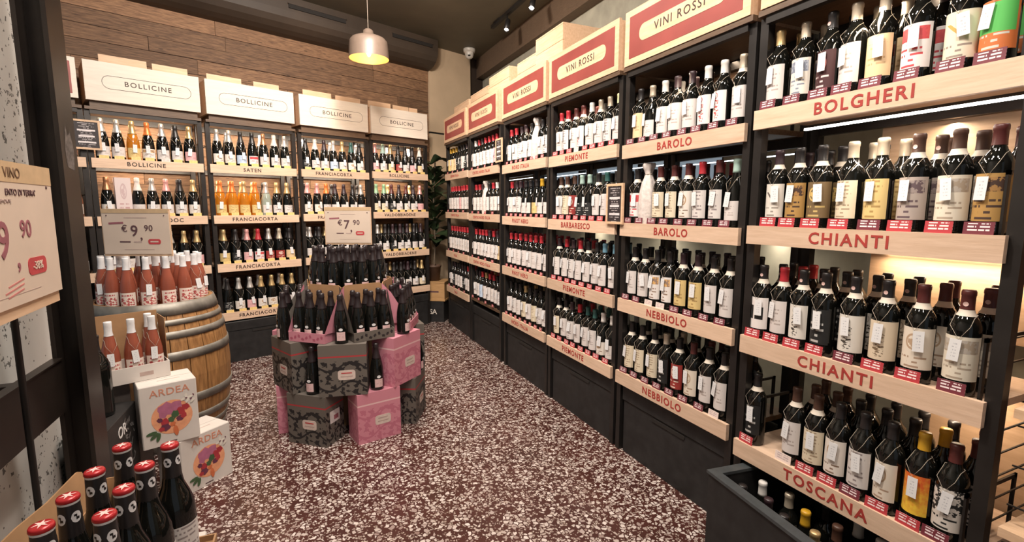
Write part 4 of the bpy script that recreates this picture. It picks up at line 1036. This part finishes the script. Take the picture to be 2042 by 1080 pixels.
def big_bottle(loc, rz, label):
    pr = [(0, .008), (.036, 0), (.043, .004), (.0445, .015), (.0445, .175), (.042, .20), (.034, .225), (.0245, .25), (.0205, .275), (.019, .30), (.0175, .345), (.0172, .352), (0, .352)]
    me = cached('bigb', lambda: MB().lathe(pr, 24).mesh('big_bottle'))
    o = obj('capped_bottle', me, None, loc, rz, BOTTLE); tag(o, label, 'bottle', 'red-capped bottles in the torn-open carton')
    obj('neck_wrap', cached('bigw', lambda: MB().lathe([(.0212, .268), (.0198, .30), (.0184, .338), (.0178, .343)], 20).mesh('wrap')), o, m=CAP['black'][0])
    obj('white_ring', cached('bigr', lambda: MB().lathe([(.0182, .341), (.0190, .344), (.0186, .3475)], 20).mesh('ring')), o, m=WHT)
    cp = obj('crown_cap', cached('bigc', lambda: MB().lathe([(.0188, .346), (.0200, .3475), (.0196, .3525), (.0180, .3555), (.010, .3568), (0, .3570)], 24).mesh('crown')), o, m=CROWN)
    def star():
        b = MB(); pts = []
        for k in range(12):
            a = math.pi * k / 6; r_ = .0150 if k % 2 == 0 else .0050; pts.append((r_ * math.cos(a), r_ * math.sin(a), .3576 - (r_ / .015) ** 2 * .0006))
        b.quad(pts); return b.mesh('star')
    obj('printed_star', cached('bigs', star), cp, m=mat('star_pale', (.80, .52, .48), .5))
    def badge():
        b = MB()
        for a0 in (-.9, .45, 2.0):
            n = 9; an = [a0 + (k / n - .5) * .95 for k in range(n + 1)]
            for k in range(n):
                q = []
                for a, zz in ((an[k], .302), (an[k + 1], .302), (an[k + 1], .326), (an[k], .326)):
                    t_ = (a - a0) / .475; hz = math.sqrt(max(0, 1 - min(1, t_ * t_))) * .012; z_ = .314 + (hz if zz > .314 else -hz); r_ = .0206 - (z_ - .29) * .03
                    q.append((r_ * math.sin(a), -r_ * math.cos(a), z_))
                b.quad(q)
        return b.mesh('badge')
    bd = obj('round_badge', cached('bigbd', badge), o, m=WHT)
    def mark():
        b = MB()
        for a0 in (-.9, .45, 2.0):
            for da, dz, w_, h_ in ((-.12, .004, .1, .0022), (.12, -.003, .12, .0026), (0, 0, .05, .006)):
                q = []
                for a, z_ in ((a0 + da - w_, .314 + dz - h_), (a0 + da + w_, .314 + dz - h_), (a0 + da + w_, .314 + dz + h_), (a0 + da - w_, .314 + dz + h_)):
                    r_ = .0209 - (z_ - .29) * .03; q.append((r_ * math.sin(a), -r_ * math.cos(a), z_))
                b.quad(q)
        return b.mesh('mark')
    obj('badge_mark', cached('bigmk', mark), bd, m=CAP['black'][0])
    obj('label', cached('bigl', lambda: MB().lathe([(.0452, .05), (.0452, .10), (.0452, .15)], 16, a0=-1.3, a1=1.3, uvs=True).mesh('lab')), o, m=LAB['lined'][0])
    return o
RC = ((-2.082, 1.452), (-1.975, 1.415), (-2.102, 1.335), (-2.006, 1.322), (-2.115, 1.231), (-2.020, 1.224), (-2.122, 1.133), (-2.026, 1.128))
for i, (x, y) in enumerate(RC):
    big_bottle((x, y, ZB + .006), .5 + rng.uniform(-.2, .2), f"red-capped black bottle, {ORD[i // 2]} row from the ARDEA cartons, {'rail' if i % 2 == 0 else 'aisle'} side of the torn carton")
# large price sign by the rail
ls = thing('price_sign', 'large price sign reading 9,90 with minus 38% badge beside the concrete wall', 'sign', (-2.30, 1.86, 1.165), R(90) + .03)
w, h = .62, .365
B('backing_board', -.5, -.012, .006, .018, -.032, h - .012, CREAM2, ls)
B('sheet', -.5, -.004, 0, .004, 0, h - .017, WALNUT, ls)
B('header', -.5, -.004, -.001, 0, .302, .352, TAN, ls)
lettering('VINO', .036, mat('header_ink', (.16, .09, .05), .6), ls, -.238, -.0018, .324, 1.0, .0)
lettering("ENTO DI TERRA'", .0225, TXTD, ls, -.198, -.001, .277, 1.0, .002)
lettering('IEMONTE', .014, TXTL, ls, -.285, -.001, .255, 1.0, 0)
lettering('9', .125, MAUVE, ls, -.318, -.001, .158, 1, .012)
lettering(',', .085, MAUVE, ls, -.255, -.001, .118, 1, .014)
lettering('90', .062, MAUVE, ls, -.196, -.001, .184, 1.05, .012)
obj('discount_pill', MB().prism(rrect(.110, .045, .016, 4), -.0012, 0).mesh('pill2'), ls, (-.151, 0, .087), m=PINKR)
lettering('-38%', .030, WALNUT, ls, -.151, -.0020, .087, 1, .01)
SCR = mat('scribble_red', (.55, .20, .18), .6)
for k, (x0, x1, z_) in enumerate(((-.33, -.23, .080), (-.31, -.225, .092), (-.32, -.235, .068))): B('printed_line', x0, x1, -.0007, 0, z_, z_ + .004, SCR, ls, rot=(0, R(-8), 0))
B('printed_line', -.45, -.145, -.0006, 0, .027, .0285, TXTL, ls)
obj('rivet', MB().lathe([(0, .002), (.004, .001), (.005, 0)], 8).mesh('rv'), ls, (-.039, -.0006, .296), m=TXTD, rot=(R(90), 0, 0))
obj('stand', MB().tube([(-.25, .024, -1.165 + .001), (-.25, .024, h * .7)], .008, 8).mesh('stand2', [STEEL]), ls)

# ------------------------------------------------------------------ carton tower of sparkling wine
DC = Vector((-1.345, 3.375, 0))
def carton_mat(name, base, leaf, stripe, scale, thr):
    m, t, b_ = newmat(name)
    sx = t.add('ShaderNodeSeparateXYZ'); t.put(sx.inputs[0], t.coord('UV')); v = sx.outputs[1]
    nz = t.noise(t.mapping(t.coord('UV'), scale=(1.0, 1.25, 1)), scale, 3, .5)
    lf = t.m('MULTIPLY', t.m('GREATER_THAN', nz, thr), t.m('LESS_THAN', v, .68))
    wv = t.m('LESS_THAN', t.m('ABSOLUTE', t.m('SUBTRACT', t.m('FRACT', t.m('MULTIPLY', t.m('ADD', v, t.m('MULTIPLY', t.m('SINE', t.m('MULTIPLY', sx.outputs[0], 7)), .09)), 2.6)), .5)), .055)
    lf = t.m('MAXIMUM', lf, t.m('MULTIPLY', wv, t.m('LESS_THAN', v, .64)))
    col = t.mix(lf, C4(base), C4(leaf))
    st = t.m('MULTIPLY', t.m('GREATER_THAN', v, .755), t.m('LESS_THAN', v, .785))
    col = t.mix(st, col, C4(stripe))
    t.put(b_.inputs['Base Color'], col); b_.inputs['Roughness'].default_value = .6
    return m
GREYC = carton_mat('taupe_vine_carton', (.125, .105, .088), (.012, .009, .009), (.40, .035, .04), 7, .535)
PINKC = carton_mat('pink_vine_carton', (.58, .22, .275), (.48, .145, .205), (.74, .47, .47), 7, .52)
TOPG = mat('taupe_carton_top', (.125, .105, .088), .65, vary=.05); TOPP = mat('pink_carton_top', (.56, .22, .27), .65, vary=.05)
PLATE = mat('carton_plate', (.62, .50, .44), .6)
def vine_carton(ang, z0, pink, label, rad=.465, w=.27, d=.17, h=.308, plate=True, sticker=False, jit=0):
    a = R(ang); p = DC + Vector((math.cos(a), math.sin(a), 0)) * rad
    t = thing('sparkling_carton', label, 'carton', (p.x, p.y, z0), a + math.pi / 2 + jit, 'grape-vine printed cartons of the tower')
    b = MB(); b.box(-w / 2, w / 2, 0, d, 0, h)
    b.mi = [0, 0, 0, 0, 1, 1]
    obj('carton_body', b.mesh('vine_carton', [PINKC if pink else GREYC, TOPP if pink else TOPG]), t)
    B('flap_seam', -w / 2, w / 2, d / 2 - .001, d / 2 + .001, h - .0004, h + .0008, SLOT, t)
    if plate:
        pl = obj('name_plate', cached('nplate', lambda: MB().prism(rrect(.098, .058, .014, 4), -.0012, 0).mesh('nplate')), t, (.02, 0, h * .41), m=PLATE)
        B('printed_line', -.03, .03, -.0018, -.0012, .008, .015, PINKR if not pink else TXTL, pl); B('printed_line', -.034, .034, -.0018, -.0012, -.012, -.005, TXTL, pl)
    if sticker:
        stx = B('sticker', w / 2, w / 2 + .0008, .04, .13, h * .42, h * .66, mat('sticker_white', (.66, .60, .58), .5), t)
        B('printed_block', w / 2 + .0008, w / 2 + .0014, .075, .115, h * .47, h * .56, MAUVE, t)
    return t
L1 = ((179, True, 'pink vine-print carton on the floor, barrel side of the tower', 0), (229, False, 'taupe vine-print carton on the floor with a white sticker', 1), (283, True, 'pink vine-print carton on the floor at the tower front', 0),
      (333, False, 'taupe vine-print carton on the floor, red-wine side of the tower', 1), (24, False, 'taupe vine-print carton on the floor at the tower back, red-wine side', 0), (76, True, 'pink vine-print carton on the floor at the tower back', 0), (128, False, 'taupe vine-print carton on the floor at the tower back, barrel side', 0))
for a, pk, lb, st in L1: vine_carton(a, 0, pk, lb, sticker=bool(st))
L2 = ((204, False, 'taupe vine-print carton in the second tier, barrel side'), (258, False, 'taupe vine-print carton in the second tier facing the aisle'), (311, True, 'pink vine-print carton in the second tier, red-wine side'),
      (1, False, 'taupe vine-print carton in the second tier toward the plant'), (52, True, 'pink vine-print carton in the second tier at the back'), (104, False, 'taupe vine-print carton in the second tier behind the tower'), (155, True, 'pink vine-print carton in the second tier toward the back racks'))
for a, pk, lb in L2: vine_carton(a, .3095, pk, lb)
cc = thing('core_carton', 'plain brown carton at the core of the tower on the floor', 'carton', (DC.x, DC.y, 0))
obj('carton_body', bevel_box(-.165, .165, -.165, .165, 0, .862, .004).mesh('core'), cc, m=CARDBD)
NECKD = mat('foil_dark_aubergine', (.017, .010, .011), .4)
CAP['dk'] = (NECKD, 'dark')
def prosecco(p, rz, label, group, lab='pinklab', tagged=False, string=False):
    o = bottle('prosecco_bottle', 'spumante', p, rz, None, 'dk', label, 'bottle', group, tagged=tagged, string=string, jit=.1, scale=.905)
    me = cached('plab', lambda: MB().lathe([(.0447, .022), (.0447, .05), (.0447, .078)], 10, a0=-.62, a1=.62, uvs=True).mesh('plab'))
    obj('label', me, o, m=PKL)
    obj('medallion', cached('pmed', lambda: MB().prism([(.013 * math.cos(2 * math.pi * k / 14), .009 * math.sin(2 * math.pi * k / 14)) for k in range(14)], -.0012, 0).mesh('med')), o, (0, -.0446, .094), m=WHT)
    obj('neck_ring', cached('pring', lambda: MB().lathe([(.0288, .210), (.0296, .212), (.0282, .2155)], 16).mesh('pring')), o, m=mat('ring_silver', (.4, .36, .36), .4, .5))
    return o
PKL = paper('label_pink_plate', (.70, .47, .46), (.4, .2, .22), 'plain', 7)
# third tier: cut-open trays of bottles standing on the second tier
def tray(ang, pink, label, rad=.43):
    a = R(ang); p = DC + Vector((math.cos(a), math.sin(a), 0)) * rad; w, d = .252, .178
    t = thing('cut_open_tray', label, 'tray', (p.x, p.y, .619), a + math.pi / 2, 'cut-open carton trays of the third tier')
    cm = PINKC if pink else GREYC; hh = .058
    b = MB().box(-w / 2, w / 2, 0, .004, 0, hh).box(-w / 2, w / 2, d - .004, d, 0, hh).box(-w / 2, -w / 2 + .004, .004, d - .004, 0, hh).box(w / 2 - .004, w / 2, .004, d - .004, 0, hh).box(-w / 2 + .004, w / 2 - .004, .004, d - .004, 0, .004)
    obj('tray_body', b.mesh('ctray'), t, m=TOPP if pink else TOPG)
    for k in range(5): disc_b = None
    pb = MB()
    for k in range(9): disc(pb, -w / 2 + .02 + k * .0265, .018 + .018 * ((k * 7) % 3) / 2, .011, .008, 0, .0006 + k * .00002, 9, k, .25, k)
    obj('printed_leaves', pb.mesh('pleaf', [mat('leaf_print_pink', (.40, .09, .14), .6) if pink else mat('leaf_print_black', (.02, .015, .015), .6)]), t)
    obj('back_flap', cached('bflap', lambda: MB().prism([(-w / 2, 0), (w / 2, 0), (w / 2, .285), (w / 2 - .02, .298), (-w / 2 + .02, .298), (-w / 2, .285)], 0, .004).mesh('bflap')), t, (0, d - .003, .02), m=CARDBD)
    for sx in (-1, 1):
        obj('side_flap', cached(('sflap', sx), lambda: MB().quad([(0, 0, 0), (0, .17, 0), (0, .175, .26), (0, .12, .20), (0, .03, .05)]).quad([(sx * .003, .03, .05), (sx * .003, .12, .20), (sx * .003, .175, .26), (sx * .003, .17, 0), (sx * .003, 0, 0)]).mesh('sflap')), t, (sx * w / 2, 0, hh - .004), m=TOPP if pink else TOPG, rot=(0, 0, sx * -.10))
    k = 0
    for j in range(2):
        for i in range(3):
            q = t.matrix_basis @ Vector(((i - 1) * .0808, .048 + j * .0825, .0055))
            prosecco(q, a + math.pi / 2, f"dark prosecco bottle, {'front' if j == 0 else 'back'} row number {ORD[i]}, in the {label}", 'prosecco bottles in the third-tier trays')
TR = ((229, True, 'pink tray facing the ARDEA cartons'), (283, False, 'taupe tray facing the aisle'), (336, True, 'pink tray facing the red-wine racks'), (180, False, 'taupe tray facing the barrel'), (30, False, 'taupe tray facing the plant'))
for a, pk, lb in TR: tray(a, pk, lb)
for a, rad, z0, lb in ((257, .415, .619, 'single prosecco bottle between the pink and taupe third-tier trays'), (311, .435, .619, 'single prosecco bottle between the taupe tray and pink tray'), (204, .44, .619, 'single prosecco bottle at the barrel-side corner of third tier'),
                     (232, .42, .3095, 'prosecco bottle between two taupe second-tier cartons'), (284, .42, .3095, 'prosecco bottle between taupe and pink second-tier cartons'), (337, .44, .3095, 'prosecco bottle beside the pink second-tier carton, plant side')):
    p = DC + Vector((math.cos(R(a)), math.sin(R(a)), 0)) * rad; p.z = z0
    prosecco(p, R(a) + math.pi / 2, lb, None, tagged=False)
ct = thing('core_carton', 'square brown carton slab under the topmost prosecco bottles', 'carton', (DC.x, DC.y, .8625))
obj('carton_body', MB().lathe([(0, 0), (.236, 0), (.236, .012), (0, .012)], 7, smooth=False).mesh('slab'), ct, m=CARDBD)
for ring, n, a0, nm in ((.205, 15, 0, 'outer'), (.118, 8, .2, 'middle'), (.042, 2, .4, 'inner')):
    for i in range(n):
        a = a0 + 2 * math.pi * i / n
        if nm == 'inner' and i == 1: pass
        prosecco(DC + Vector((ring * math.cos(a), ring * math.sin(a), .8755)), a + math.pi / 2, f"dark prosecco bottle on the tower top, {nm} ring, {ORD[i]} round from the red-wine side", f'prosecco bottles in the {nm} ring on the tower top')

# ------------------------------------------------------------------ potted plant in the corner
px, py = -.085, 5.965
bx = thing('plant_plinth', 'black box with white lettering under the wooden box in the corner', 'box', (-.235, 5.915, 0), math.atan2(-.145, .215))
obj('box_body', bevel_box(0, .262, 0, .26, 0, .262, .004).mesh('plinth_box'), bx, m=BIN)
lettering('VISA', .085, mat('white_lettering', (.66, .60, .54), .6), bx, .09, -.001, .125, .95, .014)
wbx = thing('wooden_box', 'honey-coloured wooden wine box under the potted plant', 'box', (-.245, 5.92, .264), math.atan2(-.145, .215))
HON = wood('honey_wood', (.40, .22, .09), (.55, .33, .15), .5)
B('front_panel', 0, .285, 0, .012, .02, .225, HON, wbx); B('back_panel', 0, .285, .268, .28, .02, .225, HON, wbx)
B('end_panel', 0, .012, .012, .268, .02, .225, HON, wbx); B('end_panel', .273, .285, .012, .268, .02, .225, HON, wbx)
B('lid', -.004, .289, -.004, .284, .225, .24, HON, wbx); B('base_board', -.006, .291, -.006, .286, 0, .02, HON, wbx)
B('printed_line', .07, .21, -.0008, 0, .105, .125, TXTD, wbx)
pl = thing('potted_plant', 'tall fiddle-leaf fig in a brown pot in the corner between the racks', 'plant', (-.085, 5.95, .505))
obj('pot', MB().lathe([(0, 0), (.07, 0), (.085, .17), (.092, .172), (.092, .195), (.084, .195), (.08, .165), (0, .165)], 24).mesh('pot', [mat('brown_pot', (.10, .055, .035), .6)]), pl)
obj('soil', MB().lathe([(0, .172), (.079, .168)], 16).mesh('soil', [mat('soil', (.02, .013, .009), .9)]), pl)
obj('stem', MB().tube([(0, 0, .16), (.02, -.01, .5), (.0, -.02, .9), (.03, -.03, 1.45)], .010, 7).mesh('stem', [mat('stem_bark', (.10, .07, .045), .8)]), pl)
def leaf_mesh():
    b = MB(); n = 9; L = .24
    prof = [0, .030, .048, .060, .070, .084, .096, .086, .054, .0]
    for j in range(n + 1):
        t_ = j / n; zc = .05 * math.sin(t_ * 2.2) ; w_ = prof[j]
        for i in (-1, -.5, 0, .5, 1):
            b.v.append((i * w_, t_ * L, zc + abs(i) * w_ * .35 + .004 * math.sin(j * 2.3 + i * 4)))
    for j in range(n):
        for i in range(4):
            k = j * 5 + i; b.f.append((k, k + 1, k + 6, k + 5)); b.mi.append(0); b.sm.append(True)
    return b.mesh('leaf')
lm, lt, lb_ = newmat('fig_leaf')
lt.put(lb_.inputs['Base Color'], lt.ramp(lt.noise(lt.coord(), 18, 3), [(.3, (.012, .022, .010)), (.7, (.028, .045, .018))])); lb_.inputs['Roughness'].default_value = .32
LF = leaf_mesh(); rp = random.Random(5)
for i in range(58):
    h_ = .42 + 1.05 * (i / 57) ** .9; a = i * 2.399 + rp.uniform(-.3, .3)
    sx_ = .02 * math.sin(h_ * 3)
    o = obj('leaf', LF, pl, (sx_ + .012 * math.cos(a), -.02 + .012 * math.sin(a), h_), m=lm, rot=(rp.uniform(-.5, .6) - .1, rp.uniform(-.4, .4), a))
    s_ = rp.uniform(.8, 1.12) * (1.0 if i < 48 else .75) * (.7 if (math.sin(a) * AD.x - math.cos(a) * AD.y) > .35 else 1); o.scale = (s_, s_, s_)

# ------------------------------------------------------------------ lamps and ceiling fittings
PDP = Vector((-.985, 4.62, 0))
pd = thing('pendant_lamp', 'beige metal pendant lamp with a glowing filament bulb', 'lamp', (PDP.x, PDP.y, 2.70)); pd.scale = (.94, .94, 1)
SHADE = mat('shade_outside', (.13, .092, .070), .45, vary=.05); SHIN = mat('shade_inside_glow', (.50, .27, .085), .5, vary=.05)  # inside colour carries the bulb's orange glow
so_ = MB().lathe([(.182, 0), (.176, .10), (.170, .145), (.150, .168), (.10, .188), (.05, .20), (.045, .235), (.025, .25), (0, .25)], 36, 0)
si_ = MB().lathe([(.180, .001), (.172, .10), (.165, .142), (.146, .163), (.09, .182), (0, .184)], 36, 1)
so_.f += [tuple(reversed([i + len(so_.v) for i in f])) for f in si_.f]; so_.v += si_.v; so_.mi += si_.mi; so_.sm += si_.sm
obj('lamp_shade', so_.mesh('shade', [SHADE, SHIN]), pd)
obj('bulb', MB().lathe([(0, .02), (.012, .023), (.022, .045), (.021, .08), (.013, .12), (.013, .15)], 16).mesh('bulb', [mat('bulb_glow', (1, .8, .5), .4, vary=0, emit=(1, .66, .30), estr=22)]), pd)
obj('socket', MB().lathe([(.016, .145), (.018, .15), (.018, .186)], 14).mesh('socket', [STEEL]), pd)
obj('cord', MB().tube([(0, 0, .25), (0, 0, ZC - 2.70)], .003, 6).mesh('cord', [mat('lamp_cord', (.25, .2, .16), .7)]), pd)
lamp('pendant_light', 'POINT', (PDP.x, PDP.y, 2.755), 30, (1, .66, .34), shadow_soft_size=.03)
tk = thing('track_light', 'black ceiling track with two lit spotlights', 'lamp', (.47, 4.2, ZC))
B('track_bar', -.018, .018, -.35, 1.15, -.035, 0, STEEL, tk)
B('track_mount', -.03, .03, .9, 1.05, -.012, 0, STEEL, tk)
for y, tgt in ((.73, (-.6, 3.6, .4)), (.14, (-.9, 2.6, .3))):
    hd = Vector((.47, 4.2 + y, ZC - .13)); d = (Vector(tgt) - hd).normalized()
    q = d.to_track_quat('-Z', 'Y').to_matrix().to_4x4()
    sb_ = MB().lathe([(0, .07), (.026, .07), (.028, .06), (.028, -.07), (.024, -.07), (.024, -.05), (0, -.05)], 18)
    s_ = obj('spot_head', sb_.mesh('spot', [STEEL]), tk, (0, y, -.13)); s_.rotation_euler = q.to_euler()
    obj('lens', MB().lathe([(0, -.052), (.0235, -.052)], 16).mesh('lens', [mat('spot_lens', (1, 1, 1), .3, vary=0, emit=(1, .95, .88), estr=40)]), s_)
    obj('spot_arm', MB().box(-.006, .006, y - .006, y + .006, -.12, -.03).mesh('arm', [STEEL]), tk)
    lamp('track_spot', 'SPOT', hd + d * .08, 45, NEUT, tgt, spot_size=R(70), spot_blend=.5, shadow_soft_size=.025)
cv = thing('security_camera', 'white dome security camera under the ceiling beside the beige panel', 'camera', (.50, 6.22, ZC))
obj('camera_base', MB().lathe([(0, 0), (.075, 0), (.078, -.012), (.072, -.045), (0, -.045)], 24).mesh('cb', [mat('white_plastic', (.55, .50, .44), .4)]), cv)
obj('camera_dome', MB().lathe([(.055, -.045), (.056, -.07), (.045, -.105), (.024, -.122), (0, -.126)], 24).mesh('cdome', [mat('white_plastic', (.55, .50, .44), .4)]), cv)
obj('camera_lens', MB().lathe([(0, .004), (.014, .002), (.018, 0)], 14).mesh('clens', [SLOT]), cv, (-.018, -.046, -.088), rot=(R(75), 0, R(-22)))

# ------------------------------------------------------------------ last rack beyond the near post, wire side
x7 = thing('wine_rack', 'dark steel end rack with wire side and pale boards beyond the CHIANTI bay', 'shelving', (0, .617, 0), RB)
B('post', .72, .75, .36, .395, 0, 2.15, STEEL, x7)
for zt in (1.36, .93, .60): B('shelf_board', .04, .75, .02, .42, zt - .06, zt - .035, CREAM2, x7)
B('back_board', .003, .75, .42, .435, .05, .95, CREAM2, x7); B('back_board', .003, .75, .42, .435, .98, 1.745, CREAM2, x7)
for k in range(7): B('wire', .04, .75, .05 + .0, .054, .18 + k * .11, .184 + k * .11, STEEL, x7)
for k in range(4): B('wire', .10 + k * .16, .104 + k * .16, .056, .060, .12, .9, STEEL, x7)
for k, (z_, yy) in enumerate(((.896, .10), (.896, .2), (.566, .10), (.566, .20))):
    bottle('end_rack_bottle', 'claret', (.10 + .1 * (k % 2), .49 - .09 * (k % 2), z_), RB, 'white', 'dark', f"white-labelled bottle, {('front', 'rear')[k % 2]} one on the {('upper', 'lower')[k // 2]} end-rack shelf", tagged=False)
wc = thing('wine_carton', 'plain white carton on the floor beside the red-capped bottles', 'carton', (-2.30, 1.70, 0), R(0))
obj('carton_body', bevel_box(.02, .30, 0, .22, 0, .262, .004).mesh('white_plain'), wc, m=WBOX)
B('flap_seam', .02, .30, .109, .111, .2616, .2628, MATS['seam'], wc)
